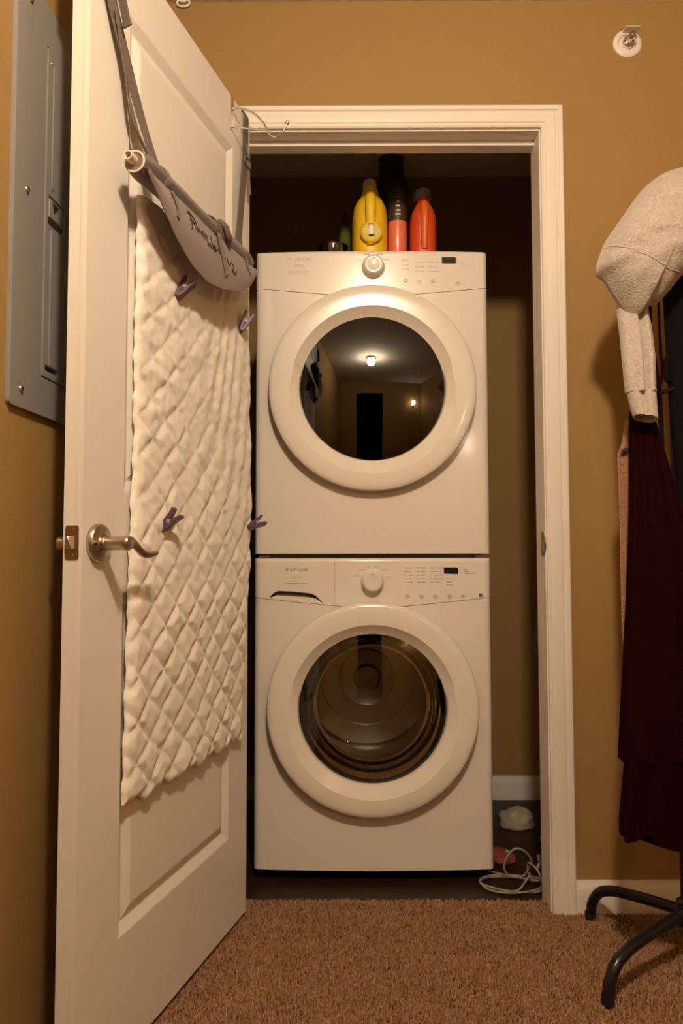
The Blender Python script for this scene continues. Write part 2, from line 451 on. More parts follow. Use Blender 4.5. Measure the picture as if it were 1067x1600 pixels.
def rrect(x0, x1, y0, y1, r, z, n=5):
    pts = []
    for cx, cy, a0 in ((x1 - r, y1 - r, 0), (x0 + r, y1 - r, 90), (x0 + r, y0 + r, 180), (x1 - r, y0 + r, 270)):
        for k in range(n + 1):
            a = math.radians(a0 + 90 * k / n); pts.append((cx + r * math.cos(a), cy + r * math.sin(a), z))
    return pts
def door_ring(xc, zc, y0):
    """round door frame: gentle face, deep grip bevel over the top half, wide shallow bevel below"""
    seg = 120; prof = []
    rings = []
    for k in range(13):
        ring = []
        for j in range(seg):
            a = 2 * math.pi * j / seg
            up = max(0.0, min(1.0, (math.sin(a) - 0.18) / 0.10)); up = up * up * (3 - 2 * up)     # 1 above the shoulders
            lo = max(0.0, min(1.0, (-math.sin(a) + 0.35) / 0.9))
            rb = 0.2375 * up + (1 - up) * (0.2300 + 0.0200 * lo)
            P = [(0.285, 0.0), (0.2975, -0.004), (0.3000, -0.008), (0.3000, -0.0275), (0.2994, -0.0310), (0.2975, -0.0340), (0.2930, -0.0368), (0.286, -0.0386), (0.268, -0.0400),
                 (rb, -0.0392), (0.2135, -0.015 * up - 0.0235 * (1 - up)), (0.2100, -0.013), (0.2095, 0.03)][k]
            if k == 12: P = (0.2095, 0.03)
            ring.append((xc + P[0] * math.cos(a), y0 + P[1], zc + P[0] * math.sin(a)))
        rings.append(ring)
    return MB().loft(rings, False, False)
def lens(xc, zc, y0, r, R, t):
    prof = []
    for k in range(15):
        q = r * (1 - k / 14); prof.append((q, math.sqrt(R * R - q * q) - math.sqrt(R * R - r * r)))
    back = [(p[0], p[1] - t) for p in reversed(prof)]
    return MB().lathe(back[0:1] + back[1:] + prof, (xc, y0, zc), (0, -1, 0), 64)
def legend(rows, zf, th=0.0006):
    """little printed lines: (x, z, width, height)"""
    m = MB()
    for x, z, w, h in rows:
        n = max(1, int(w / 0.006)); xx = x
        for k in range(n):
            ww = w / n * (0.55 + 0.4 * random.random())
            y = yfront(xx + ww / 2) - zf
            m.box(xx, xx + ww, y - th, y + 0.001, z, z + h)
            xx += w / n
    return m

def machine(kind):
    dry = kind == 'dryer'
    z0, z1 = (0.8995, 1.7955) if dry else (0.003, 0.8865)
    zc, xc = (1.379, 0.082) if dry else (0.461, 0.0795)
    if dry:
        t = thing('clothes_dryer', 'white front-loading dryer with smoky round window stacked on the washer', 'dryer', (XM, 0.57, z0))
        seamL, seamR = (lambda x: 1.6855 - 0.028 * max(0, 1 - abs(x - XM) / HW) ** 1.0), None
    else:
        t = thing('washing_machine', 'white front-loading washer with see-through drum window standing under the dryer', 'washer', (XM, 0.57, -0.03))
    zs_edge = z1 - (0.110 if dry else 0.113)
    def zseam(x):                                   # seam dips from both sides towards the door
        u = min(1.0, abs(x - XM) / HW)
        return zs_edge - 0.034 * (1 - u) ** 0.9
    cab = obj('cabinet', MB().loft([rrect(XM - HW + 0.004, XM + HW - 0.004, 0.258, YB, 0.02, z) for z in (z0 + 0.004, z1 - 0.004)]), APPL, t, smooth=30)
    cyl = lambda r, a, b: MB().lathe([(r, a), (r, b)], (xc, 0, zc), (0, 1, 0), 64, True, True)
    cut(cab, cyl(0.25, 0.2, 0.80))
    fp = obj('front_panel', slab(XM - HW, XM + HW, lambda x: z0, lambda x: zseam(x) - 0.0007, rows=22), APPL, t, smooth=40)
    cut(fp, cyl(0.272, 0.1, 0.4))
    cp = obj('control_panel', slab(XM - HW, XM + HW, lambda x: zseam(x) + 0.0007, lambda x: z1, out=0.001, rows=8, roundtop=True), APPLR, t, smooth=40)
    cut(cp, cyl(0.285, 0.1, 0.4))
    # door
    gk = obj('door_gasket', MB().lathe([(0.2800, 0.0), (0.2900, 0.001), (0.2905, 0.007), (0.2800, 0.010)], (xc, 0.231, zc), (0, -1, 0), 96), RUBBER, t)
    rg = obj('door_frame', door_ring(xc, zc, 0.2235), APPLR, t, smooth=19)
    if dry:
        gl = obj('door_window', lens(xc, zc, 0.2125, 0.2125, 1.05, 0.004), GLASSD, t, smooth=60); gl['label'] = 'dark bulging glass window'
        obj('drum', MB().lathe([(0.2450, 0.25), (0.2450, 0.76), (0.0001, 0.765)], (xc, 0, zc), (0, 1, 0), 48), DRUMD, t)
    else:
        gl = obj('door_window', lens(xc, zc, 0.2125, 0.2125, 0.95, 0.004), GLASSW, t, smooth=60); gl['label'] = 'tinted see-through glass window'
        bowl = [(0.209, 0.215), (0.205, 0.23), (0.196, 0.25), (0.190, 0.262), (0.186, 0.29), (0.172, 0.318), (0.160, 0.332), (0.152, 0.337), (0.12, 0.345), (0.06, 0.35), (0.0001, 0.352)]
        obj('window_bowl', MB().lathe(bowl, (xc, 0, zc), (0, 1, 0), 64), GLASSC, t, smooth=60)
        obj('boot_seal', MB().lathe([(0.2095, 0.238), (0.2320, 0.24), (0.2340, 0.27), (0.222, 0.285), (0.233, 0.30), (0.244, 0.32)], (xc, 0, zc), (0, 1, 0), 64), RUBBER, t)
        dp = []
        for k in range(23):
            y = 0.32 + k * 0.02; dp.append((0.2440 - (0.003 if k % 3 == 1 else 0), y))
        dp += [(0.235, 0.772), (0.17, 0.775), (0.165, 0.77), (0.10, 0.775), (0.095, 0.765), (0.05, 0.76), (0.04, 0.745), (0.0001, 0.74)]
        dr = obj('drum', MB().lathe(dp, (xc, 0, zc), (0, 1, 0), 64), DRUM, t)
        for k in range(3):
            a = math.radians(90 + 120 * k); c, s = math.cos(a), math.sin(a)
            mb = MB()
            rings = []
            for y, hgt in ((0.36, 0.01), (0.40, 0.045), (0.68, 0.045), (0.74, 0.01)):
                rr = [(-0.035, 0.242), (0.035, 0.242), (0.014, 0.242 - hgt), (-0.014, 0.242 - hgt)]
                rings.append([(xc + r * c - w * s, y, zc + r * s + w * c) for w, r in rr])
            obj('drum_paddle', mb.loft(rings), DRUM, dr)
    # knob
    kx, kz = (0.0865, 1.744) if dry else (0.0808, 0.8205)
    ky = yfront(kx) - 0.001
    kn = obj('program_knob', MB().lathe([(0.0345, -0.001), (0.0345, 0.003), (0.0325, 0.0045), (0.0315, 0.006), (0.0295, 0.024), (0.0275, 0.0285), (0.0245, 0.0300), (0.018, 0.0285), (0.0001, 0.0275)],
             (kx, ky, kz), (0, -1, 0), 48), APPLR, t, smooth=40)
    obj('knob_pointer', MB().box(kx - 0.001, kx + 0.001, ky - 0.0312, ky - 0.027, kz + 0.016, kz + 0.027), PRINT, kn, smooth=0)
    # display window
    dx, dz = (0.310, 1.7655) if dry else (0.308, 0.8505)
    yy = yfront(dx) - 0.0015
    obj('display', MB().loft([[(p[0], yy + d, p[1]) for p in [(q[0], q[1]) for q in rrect(dx - 0.0205, dx + 0.0205, dz - 0.0092, dz + 0.0092, 0.0025, 0, 3)]] for d in (-0.0012, 0.006)]), DISPLAY, t, smooth=0)
    # lettering
    tx, tz = (-0.1335, 1.767) if dry else (-0.139, 0.8485)
    pm = PRINTF if dry else PRINT
    pf = lambda u, v, w: (tx + u, yfront(tx + u) - 0.0012 - w, tz + v)
    obj('brand_lettering', text_mesh('FRIGIDAIRE', 0.0132, pf), pm, t, smooth=0)
    obj('series_lettering', text_mesh('Affinity', 0.0105, lambda u, v, w: (tx + u, yfront(tx + u) - 0.0012 - w, tz - 0.019 + v), shear=0.3), PRINTF, t, smooth=0)
    # small printed lines under the series name and around the controls
    rows = [(tx - 0.034, tz - 0.036, 0.066, 0.0022)] + ([(tx - 0.030, tz - 0.042, 0.055, 0.0018)] if dry else [])
    zb = z1 - 0.018
    cols = ((0.180, 0.034), (0.219, 0.036), (0.258, 0.046))
    for ci, (cx, w) in enumerate(cols):
        for r in range(3 if dry else 5):
            rows.append((cx - 0.008, (z1 - 0.0315 if dry else z1 - 0.029) - r * (0.0135 if dry else 0.0105) - (0.006 if dry and ci else 0), w * random.uniform(0.6, 0.95), 0.0022))
    if not dry:
        for r in range(3): rows.append((0.295, 0.826 - 0.009 * r, 0.018, 0.002))
    lz = z1 - 0.062 if dry else z1 - 0.056
    rows += [(0.345, z1 - 0.036, 0.012, 0.002), (0.347, z1 - 0.041, 0.017, 0.002), (0.350, z1 - 0.046, 0.026, 0.0018)]
    obj('control_legend', legend(rows, 0.0012), pm if not dry else PRINTF, t, smooth=0)['kind'] = 'stuff'
    # dial marks around the knob
    mk = MB()
    for a in ((-70, -42, -14, 14, 44, 74) if not dry else (-62, -25, 25, 58)):
        ca, sa = math.sin(math.radians(a)), math.cos(math.radians(a))
        x, z = kx + 0.046 * ca, kz + 0.043 * sa; w = 0.010 if abs(a) > 20 else 0.007
        y = yfront(x) - 0.0012
        mk.box(x - w, x + w, y - 0.0006, y + 0.001, z - 0.001, z + 0.001)
    obj('dial_marks', mk, PRINTF, t, smooth=0)['kind'] = 'stuff'
    # push buttons
    bs = ((0.182, 0), (0.222, 0), (0.262, 1), (0.302, 0), (0.342, 0)) if not dry else ((0.182, 0), (0.222, -0.004), (0.262, 0), (0.336, -0.008))
    for bx, bd in bs:
        bz = (z1 - 0.108 if not dry else z1 - 0.089) + (0 if bd == 1 else bd)
        y = yfront(bx) - 0.001
        b = obj('push_button', MB().lathe([(0.0075, 0), (0.0075, 0.0022), (0.0065, 0.003), (0.0001, 0.003)], (bx, y, bz), (0, -1, 0), 20), APPLR, t)
        obj('button_icon', MB().box(bx - 0.0045, bx + 0.0045, y - 0.0036, y - 0.0028, bz - 0.001, bz + 0.0012).box(bx - 0.003, bx + 0.003, y - 0.0036, y - 0.0028, bz - 0.0035, bz - 0.0022), PRINT, b, smooth=0)
    if not dry:
        # dispenser drawer: seam and scooped handle
        cut(cp, MB().box(-0.0288, -0.0276, 0.1, yfront(-0.028) + 0.010, 0.70, 0.95))
        oc = [(-0.219, 0.7715), (-0.206, 0.7855), (-0.194, 0.7925), (-0.150, 0.7905), (-0.100, 0.7860), (-0.084, 0.7800), (-0.070, 0.7665), (-0.061, 0.7545), (-0.080, 0.7690), (-0.104, 0.7735), (-0.150, 0.7765), (-0.196, 0.7790)]
        scoop = lambda: MB().loft([[(x, 0.1, z) for x, z in oc], [(x, 0.24, z) for x, z in oc], [(x, 0.305, z + 0.004) for x, z in oc]])
        cut(cp, scoop()); cut(cab, scoop())
        lip = MB().loft([[(x, yfront(x) + y, z - dzz) for y, dzz in ((0.018, 0.0), (0.045, -0.005), (0.045, 0.006), (0.018, 0.006))] for x, z in ((-0.200, 0.7795), (-0.150, 0.7772), (-0.104, 0.7742))])
        obj('drawer_handle_lip', lip, APPLR, t)
        obj('status_lens', MB().box(0.389, 0.3985, yfront(0.394) - 0.003, yfront(0.394) + 0.002, 0.7745, 0.784), BRASS if False else PRINTD, t, smooth=0, bevel=0.0006)
        for fx in (XM - 0.28, XM + 0.28):
            for fy in (0.32, 0.84):
                obj('foot', MB().lathe([(0.024, 0.0), (0.024, 0.012), (0.012, 0.016), (0.012, 0.036)], (fx, fy, -0.03), (0, 0, 1), 20, True, True), BLACKP, t)
        obj('base_frame', MB().box(XM - 0.30, XM + 0.30, 0.30, 0.90, -0.006, 0.010), BLACKP, t, smooth=0)
        obj('kick_lip', MB().box(0.05, 0.10, 0.236, 0.25, -0.0015, 0.005), PRINTF, t, smooth=0, bevel=0.001)
    return t
machine('washer'); machine('dryer')
st = thing('stacking_bracket', 'grey steel stacking bracket in the gap between washer and dryer', 'bracket', (XM, 0.55, 0.8825))
obj('bracket_frame', MB().loft([rrect(XM - 0.325, XM + 0.325, 0.275, 0.90, 0.02, z) for z in (0.8825, 0.9035)]), PANELG, st)
obj('corner_clip', MB().box(XM + 0.300, XM + 0.334, 0.258, 0.29, 0.8868, 0.896), CABLE, st, smooth=0, bevel=0.002)
obj('corner_clip', MB().box(XM - 0.334, XM - 0.300, 0.258, 0.29, 0.8868, 0.896), CABLE, st, smooth=0, bevel=0.002)

# ================================================================== THINGS ON THE DRYER
TOP = 1.7915
def sellipse(cx, cy, hx, hy, z, n=28, p=3.0):
    out = []
    for j in range(n):
        a = 2 * math.pi * j / n; c, s = math.cos(a), math.sin(a)
        out.append((cx + hx * math.copysign(abs(c) ** (2 / p), c), cy + hy * math.copysign(abs(s) ** (2 / p), s), z))
    return out
def jug(name, label, x, y, hw, hd, zsh, zneck, cap, mbody, mgrip, mcap, emblem=False):
    t = thing(name, label, 'detergent jug' if emblem else 'bottle', (x, y, TOP))
    h = zsh - TOP
    secs = [(0.86, 0.0), (0.97, 0.01), (1.0, 0.03), (1.0, 0.55 * h), (0.99, 0.78 * h), (0.94, 0.91 * h), (0.80, h), (0.56, h + (zneck - zsh) * 0.45), (0.40, zneck - TOP)]
    body = obj('body', MB().loft([sellipse(x, y, hw * k, hd * (0.55 + 0.45 * k), TOP + dz) for k, dz in secs]), mbody, t, smooth=60)
    # grip rib standing proud of the narrow side that faces the room
    path = catmull([(x, y - hd * 0.60, zsh + 0.016), (x, y - hd * 0.95, zsh + 0.004), (x, y - hd * 1.12, zsh - 0.035), (x, y - hd * 1.10, zsh - h * 0.35), (x, y - hd * 0.96, zsh - h * 0.80)], 6)
    obj('grip', MB().tube(path, [hw * (0.24 + 0.07 * math.sin(math.pi * i / (len(path) - 1))) for i in range(len(path))], 12), mgrip, t, smooth=60)
    cr, ch = cap
    c = obj('cap', MB().lathe([(cr * 0.9, -0.004), (cr, 0.0), (cr, ch * 0.8), (cr * 0.86, ch), (0.0001, ch)], (x, y, zneck - 0.002), (0, 0, 1), 30), mcap, t, smooth=40)
    if emblem:
        e = obj('label_disc', MB().lathe([(0.0001, 0.012), (0.026, 0.011), (0.0330, 0.006), (0.034, 0.0)], (x + 0.002, y - hd * 1.10, 1.862), (0, -1, 0), 32), YELLOWL, t, smooth=50)
        yy = y - hd * 1.10 - 0.0125
        m = MB()
        for a in range(0, 360, 40):
            ca, sa = math.cos(math.radians(a)), math.sin(math.radians(a))
            m.lathe([(0.0062, 0), (0.004, 0.0015), (0.0001, 0.002)], (x + 0.002 + 0.0185 * ca, yy + 0.002, 1.862 + 0.0165 * sa), (0, -1, 0), 8)
        obj('emblem_beads', m, PALEB, e)['kind'] = 'stuff'
        obj('emblem_column', MB().box(x - 0.0045, x + 0.0085, yy - 0.004, yy + 0.002, 1.850, 1.880), CAPW, e, smooth=0, bevel=0.001)
        obj('emblem_top', MB().box(x - 0.006, x + 0.010, yy - 0.004, yy + 0.002, 1.880, 1.8845), REDP, e, smooth=0)
        obj('emblem_base', MB().box(x - 0.006, x + 0.010, yy - 0.004, yy + 0.002, 1.846, 1.850), PANELD, e, smooth=0)
    return t
jug('detergent_jug', 'big yellow detergent jug with white cap on top of the dryer', 0.0805, 0.345, 0.0545, 0.080, 1.974, 2.022, (0.0215, 0.042), YELLOW, YELLOWL, CAPW, True)
jug('cleaner_bottle', 'red-orange bottle with grey-blue cap on top of the dryer', 0.245, 0.345, 0.0408, 0.058, 1.957, 1.998, (0.028, 0.034), REDP, REDO, CAPB)
# aerosol can: coral lower body, dark printed shoulder, wide black cap
can = thing('spray_can', 'coral red can with dark upper label and black cap between yellow jug and red bottle', 'can', (0.1665, 0.34, TOP))
o_ = (0.1665, 0.34, 0)
obj('can_body', MB().lathe([(0.0001, TOP), (0.028, TOP), (0.0295, TOP + 0.004), (0.0295, 1.925), (0.0001, 1.925)], o_, (0, 0, 1), 36), CORAL, can)
ub = obj('upper_label', MB().lathe([(0.0293, 1.923), (0.0300, 1.926), (0.0300, 2.008), (0.027, 2.015), (0.0001, 2.015)], o_, (0, 0, 1), 36), DARKB, can)
m = MB()
for k, (zz, w) in enumerate(((1.994, 0.012), (1.979, 0.008), (1.966, 0.012), (1.952, 0.014), (1.940, 0.016))):
    m.box(0.1665 - w / 2, 0.1665 + w / 2, 0.3088, 0.311, zz, zz + 0.004)
obj('label_print', m, BRASS, ub, smooth=0)
obj('can_cap', MB().lathe([(0.030, 2.012), (0.036, 2.017), (0.038, 2.034), (0.034, 2.050), (0.012, 2.055), (0.0001, 2.055)], o_, (0, 0, 1), 36), BLACKP, can)
gb = thing('green_bottle', 'dark green tapering bottle beside the yellow jug on the dryer', 'bottle', (0.004, 0.47, TOP))
obj('glass_body', MB().lathe([(0.0001, TOP), (0.026, TOP), (0.028, TOP + 0.006), (0.026, 1.89), (0.020, 1.93), (0.0145, 1.965), (0.013, 1.972)], (0.004, 0.47, 0), (0, 0, 1), 28), GREENB, gb, smooth=60)
obj('pump_neck', MB().lathe([(0.0115, 1.970), (0.0125, 1.975), (0.012, 1.998), (0.009, 2.006), (0.007, 2.016), (0.0001, 2.017)], (0.004, 0.47, 0), (0, 0, 1), 20), DARKB, gb, smooth=50)
gd = thing('glass_dish', 'low clear glass dish at the left end of the dryer top', 'dish', (-0.035, 0.41, TOP))
gp = [(0.0001, TOP), (0.036, TOP), (0.044, TOP + 0.02), (0.0485, TOP + 0.086), (0.0465, TOP + 0.086), (0.042, TOP + 0.022), (0.033, TOP + 0.006), (0.0001, TOP + 0.006)]
obj('bowl', MB().lathe(gp, (-0.035, 0.41, 0), (0, 0, 1), 40), GLASSC, gd, smooth=50)
obj('rim', MB().lathe([(0.0485 + 0.0016 * math.cos(a), TOP + 0.086 + 0.0016 * math.sin(a)) for a in np.linspace(0, 2 * math.pi, 9)], (-0.035, 0.41, 0), (0, 0, 1), 40), GLASSC, gd, smooth=60)
hp = []
for k in range(46):
    z = TOP + k * (CEILZ - TOP) / 45; hp.append((0.049 if k % 2 else 0.043, z))
tag(obj('vent_hose', MB().lathe(hp, (0.18, 0.84, 0), (0, 0, 1), 28, True, True), DUCT, None, smooth=60), 'dark ribbed hose rising behind the bottles to the closet ceiling', 'hose')

# ================================================================== THINGS ON THE CLOSET FLOOR
def lump(name, org, r, seed, material, label, cat, flat=0.6):
    bm = bmesh.new(); bmesh.ops.create_icosphere(bm, subdivisions=4, radius=1.0)
    for v in bm.verts:
        d = v.co.copy(); k = 1 + 0.22 * noise.noise(d * 1.6 + Vector((seed, 0, 0))) + 0.12 * abs(noise.noise(d * 4 + Vector((0, seed, 0))))
        z = max(d.z * k, -0.75 * flat)
        v.co = Vector((org[0] + d.x * k * r[0], org[1] + d.y * k * r[1], org[2] + (z + 0.75 * flat) * r[2]))
    me = bpy.data.meshes.new(name); bm.to_mesh(me); bm.free()
    return tag(obj(name, me, material, None, smooth=70), label, cat)
lump('plastic_bag', (0.585, 0.68, -0.030), (0.062, 0.045, 0.042), 3.1, BAG, 'crumpled pale bag on the dark closet floor by the back wall', 'bag')
lump('red_rag', (0.475, 0.40, -0.030), (0.040, 0.05, 0.018), 8.7, RAG, 'dull red rag on the floor beside the washer', 'rag')
def cable_pts():
    P = []
    # flat turns on the floor, then a loop standing up and leaning on the jamb
    for k in range(0, 15):
        a = math.radians(-20 + k * 46); r = 1 + 0.06 * math.sin(k * 2.3)
        P.append((0.467 + 0.083 * r * math.cos(a) + 0.006 * math.sin(k), 0.205 + 0.056 * r * math.sin(a), -0.0255 + 0.0018 * (k % 5)))
    P += [(0.50, 0.19, -0.012), (0.516, 0.20, 0.005)]
    for k in range(0, 11):
        a = math.radians(-40 + k * 40)
        P.append((0.487 + 0.036 * math.cos(a) + 0.004 * math.sin(k * 1.7), 0.225 - 0.015 * math.sin(a), 0.026 + 0.046 * math.sin(a)))
    P += [(0.535, 0.19, 0.02), (0.545, 0.17, -0.01), (0.53, 0.16, -0.0255), (0.47, 0.155, -0.0255)]
    return P
cb = thing('cable_coil', 'tangled coil of thin grey cable on the closet floor beside the washer', 'cable', (0.47, 0.2, -0.03))
obj('cable', MB().tube(catmull(cable_pts(), 6), 0.0030, 8), CABLE, cb, smooth=70)
obj('cable', MB().tube(catmull([(0.42, 0.30, -0.0265), (0.47, 0.27, -0.0265), (0.50, 0.23, -0.018), (0.545, 0.2, -0.01), (0.57, 0.22, 0.03), (0.565, 0.27, 0.08)], 6), 0.0028, 8), CABLE, cb, smooth=70)
for p, q in (((0.457, 0.236, 0.057), (0.470, 0.232, 0.047)), ((0.545, 0.215, 0.052), (0.548, 0.212, 0.032)), ((0.552, 0.222, 0.030), (0.541, 0.217, 0.014))):
    obj('plug', MB().tube([p, Vector(p).lerp(Vector(q), 0.6), q], [0.0055, 0.0055, 0.0035], 10), CABLEM, cb)

# ================================================================== THE DOOR
DA = 0.2547
DH = Vector((-0.2414, 0, 0)); DT = Vector((-math.sin(DA), -math.cos(DA), 0)); DN = Vector((math.cos(DA), -math.sin(DA), 0))
def D(s, o, z): return DH + DT * s + DN * o + Vector((0, 0, z))
S0, S1, DZ0, DZ1, DTH = 0.029, 0.7585, 0.008, 2.038, 0.035
door = struct('door_1', MB().box(S0, S1, -DTH, -0.012, DZ0, DZ1, D), DOORW, label='white two-panel closet door standing open against the left wall')
# stiles and rails, then two raised panels with a sloped moulding all round
PO = (0.140, 0.630)                     # panel opening along the door
PZ = ((0.222, 0.832), (1.015, 1.912))
def door_part(name, s0, s1, z0, z1): return obj(name, MB().box(s0, s1, -0.0125, 0.0, z0, z1, D), DOORW, door, smooth=0)
door_part('stile', S0, PO[0], DZ0, DZ1); door_part('stile', PO[1], S1, DZ0, DZ1)
door_part('rail', PO[0], PO[1], DZ0, PZ[0][0]); door_part('rail', PO[0], PO[1], PZ[0][1], PZ[1][0]); door_part('rail', PO[0], PO[1], PZ[1][1], DZ1)
for za, zb in PZ:
    rings = []
    for ins, off in ((0, 0), (0.003, -0.001), (0.020, -0.0095), (0.023, -0.0095), (0.042, -0.0025), (0.046, -0.002)):
        rings.append([D(PO[0] + ins, off, za + ins), D(PO[1] - ins, off, za + ins), D(PO[1] - ins, off, zb - ins), D(PO[0] + ins, off, zb - ins)])
    obj('raised_panel', MB().loft(rings, False, True), DOORW, door, smooth=0)
# lever handles, latch
def lever(side):
    k = 1 if side > 0 else -1; b = 0 if side > 0 else -DTH
    h = thing('door_lever', 'brushed nickel lever handle with round rose on the white door' if side > 0 else 'nickel lever handle on the hidden face of the door, towards the panel',
              'door handle', D(0.7130, b, 0.918))
    ax = DN * k; q = 1.0 if side > 0 else 0.62
    rose = obj('rose', MB().lathe([(0.0335, 0.0), (0.0335, 0.006), (0.031, 0.0095), (0.018, 0.0115), (0.0165, 0.013), (0.0001, 0.013), (0.0001, 0.0), (0.0335, 0.0)], D(0.7130, b, 0.918), ax, 40), NICKEL, h, smooth=40)
    obj('shank', MB().lathe([(0.0135, 0.010), (0.0135, 0.018), (0.0118, 0.020), (0.0118, 0.05 * q), (0.0130, 0.053 * q), (0.0130, 0.060 * q), (0.0110, 0.063 * q), (0.0001, 0.064 * q)], D(0.7130, b, 0.918), ax, 28), NICKEL, h, smooth=40)
    q = 1.0 if side > 0 else 0.62
    pts = [(0.713, 0.057, 0.918), (0.700, 0.057, 0.920), (0.684, 0.057, 0.914), (0.668, 0.058, 0.903), (0.652, 0.060, 0.898), (0.636, 0.063, 0.9000), (0.626, 0.065, 0.903)]
    pth = catmull([D(s, b + k * o * q, z) for s, o, z in pts], 5); n = len(pth)
    rings = []
    for i, p in enumerate(pth):
        u = i / (n - 1)
        wz = 0.0115 * (1 - u) + 0.0040 * u; wn = 0.0050 + 0.008 * max(0, u - 0.35) ** 0.8
        if u > 0.85: wz *= 1 - 0.5 * (u - 0.85) / 0.15; wn *= 1 - 0.6 * (u - 0.85) / 0.15
        rings.append([p + Vector((0, 0, 1)) * wz * math.cos(a) + DN * wn * math.sin(a) for a in np.linspace(0, 2 * math.pi, 14, endpoint=False)])
    obj('lever_arm', MB().loft(rings), NICKEL, h, smooth=60)
    if side > 0:
        cut(rose, MB().lathe([(0.0030, 0.001), (0.0030, 0.03)], D(0.7345, b, 0.916), ax, 12, True, True))
lever(1); lever(-1)
def edge(w, z, d=0.0): return D(S1 + d, w, z)     # door edge towards the room
lp = MB().loft([[D(S1 + d, p[0], p[1]) for p in [(q[0], q[1]) for q in rrect(-0.0305, -0.0055, 0.890, 0.947, 0.004, 0, 3)]] for d in (-0.001, 0.0012)])
lpo = obj('latch_plate', lp, BRASS, door); lpo['label'] = 'aged metal latch plate'
rings = [[D(S1 + d, w, z) for w, z in ((-0.024, 0.9075), (-0.0115, 0.9075), (-0.0115 + c, 0.9295), (-0.024, 0.9295))] for d, c in ((0.0, 0), (0.004, 0), (0.0105, -0.010))]
obj('latch_bolt', MB().loft(rings), NICKEL, lpo, bevel=0.0008)
for z in (0.8965, 0.9405):
    obj('screw', MB().lathe([(0.0032, 0.0012), (0.0028, 0.0022), (0.0001, 0.0022)], D(S1, -0.018, z), DT, 12), BRASS, lpo)
# hinges on the jamb side
for z in (0.22, 1.02, 1.83):
    obj('hinge', MB().lathe([(0.006, z - 0.045), (0.006, z + 0.045)], D(0.022, -DTH - 0.004, 0), (0, 0, 1), 12, True, True), BRASS, door)

# ================================================================== QUILTED PAD ON THE DOOR
def quilt():
    ns, nz = 150, 300
    ztop, zbot = 1.575, 0.452
    def sl(z): return interp([(0.43, 0.6330), (0.86, 0.622), (1.10, 0.608), (1.58, 0.607)], z)
    def sr(z): return interp([(0.43, 0.088), (0.685, 0.078), (0.85, 0.045), (1.0, 0.034), (1.33, 0.046), (1.58, 0.06)], z)
    v = []; f = []
    def off(s, z):
        # diamonds: ridged cushions between two families of stitch lines
        wob = 0.16 * noise.noise(Vector((s * 6, z * 5, 0.3))) + 0.05 * noise.noise(Vector((s * 19, z * 17, 4.3)))
        wo2 = 0.16 * noise.noise(Vector((s * 6, z * 5, 9.3))) + 0.05 * noise.noise(Vector((s * 19, z * 17, 14.3)))
        a = (s / 0.092 + z / 0.080) + wob; b = (s / 0.092 - z / 0.080) + wo2
        pa, pb = abs(math.sin(math.pi * a)), abs(math.sin(math.pi * b))
        puff = min(1.0, 1.5 * min(pa, pb)) ** 0.7
        mid = max(0.0, min(1.0, (z - 0.80) / 0.35))                    # pulled flatter higher up
        right = max(0.0, min(1.0, (0.48 - s) / 0.25)) * mid
        amp = (0.0062 - 0.0020 * mid - 0.0022 * right) * (1 + 0.7 * noise.noise(Vector((s * 11, z * 11, 2))))
        big = 0.005 * noise.noise(Vector((s * 4, z * 3, 7))) + 0.0030 * noise.noise(Vector((s * 24, z * 20, 5))) + 0.0016 * noise.noise(Vector((s * 60, z * 60, 1)))
        fold = 0.0022 * right * math.sin(95 * (s + 0.42 * z) + 6 * noise.noise(Vector((s * 5, z * 2.2, 3))))
        puf2 = 0.006 * mid * (1 - right) * max(0, noise.noise(Vector((s * 13, z * 26, 21))))
        return 0.011 + amp * puff + big + fold + puf2
    for j in range(nz + 1):
        t = j / nz; z = ztop + (zbot - ztop) * t
        for i in range(ns + 1):
            u = i / ns; s = sl(z) + (sr(z) - sl(z)) * u
            hem = (0.006 * math.sin(u * 31) + 0.004 * math.sin(u * 74 + 1)) * (t ** 20)
            e = min(1.0, min(u, 1 - u) / 0.03, (1 - t) / 0.012 + 0.05)
            sc_ = s + (0.0016 * math.sin(z * 71) + 0.0012 * math.sin(z * 160)) * (1 if u in (0, 1) else max(0, 1 - min(u, 1 - u) / 0.05))
            v.append(D(sc_, 0.005 + max(0.0008, (off(s, z)) * (0.35 + 0.65 * math.sqrt(max(0, e)))), z + hem))
    N = len(v); W = ns + 1
    for j in range(nz + 1):
        for i in range(ns + 1):
            p = v[j * W + i]; v.append(p - DN * min(0.005, max(0.0015, (p - DH).dot(DN) - 0.0015)))
    g = lambda i, j: j * W + i
    for j in range(nz):
        for i in range(ns):
            f.append((g(i, j), g(i + 1, j), g(i + 1, j + 1), g(i, j + 1)))
            f.append((N + g(i, j), N + g(i, j + 1), N + g(i + 1, j + 1), N + g(i + 1, j)))
    for i in range(ns):
        for j in (0, nz): f.append((g(i, j), g(i + 1, j), N + g(i + 1, j), N + g(i, j)))
    for j in range(nz):
        for i in (0, ns): f.append((g(i, j), g(i, j + 1), N + g(i, j + 1), N + g(i, j)))
    tag(obj('quilted_pad', MB().add(v, f), QUILT, None, smooth=70), 'white diamond-quilted pad hanging on the open closet door', 'quilt')
quilt()

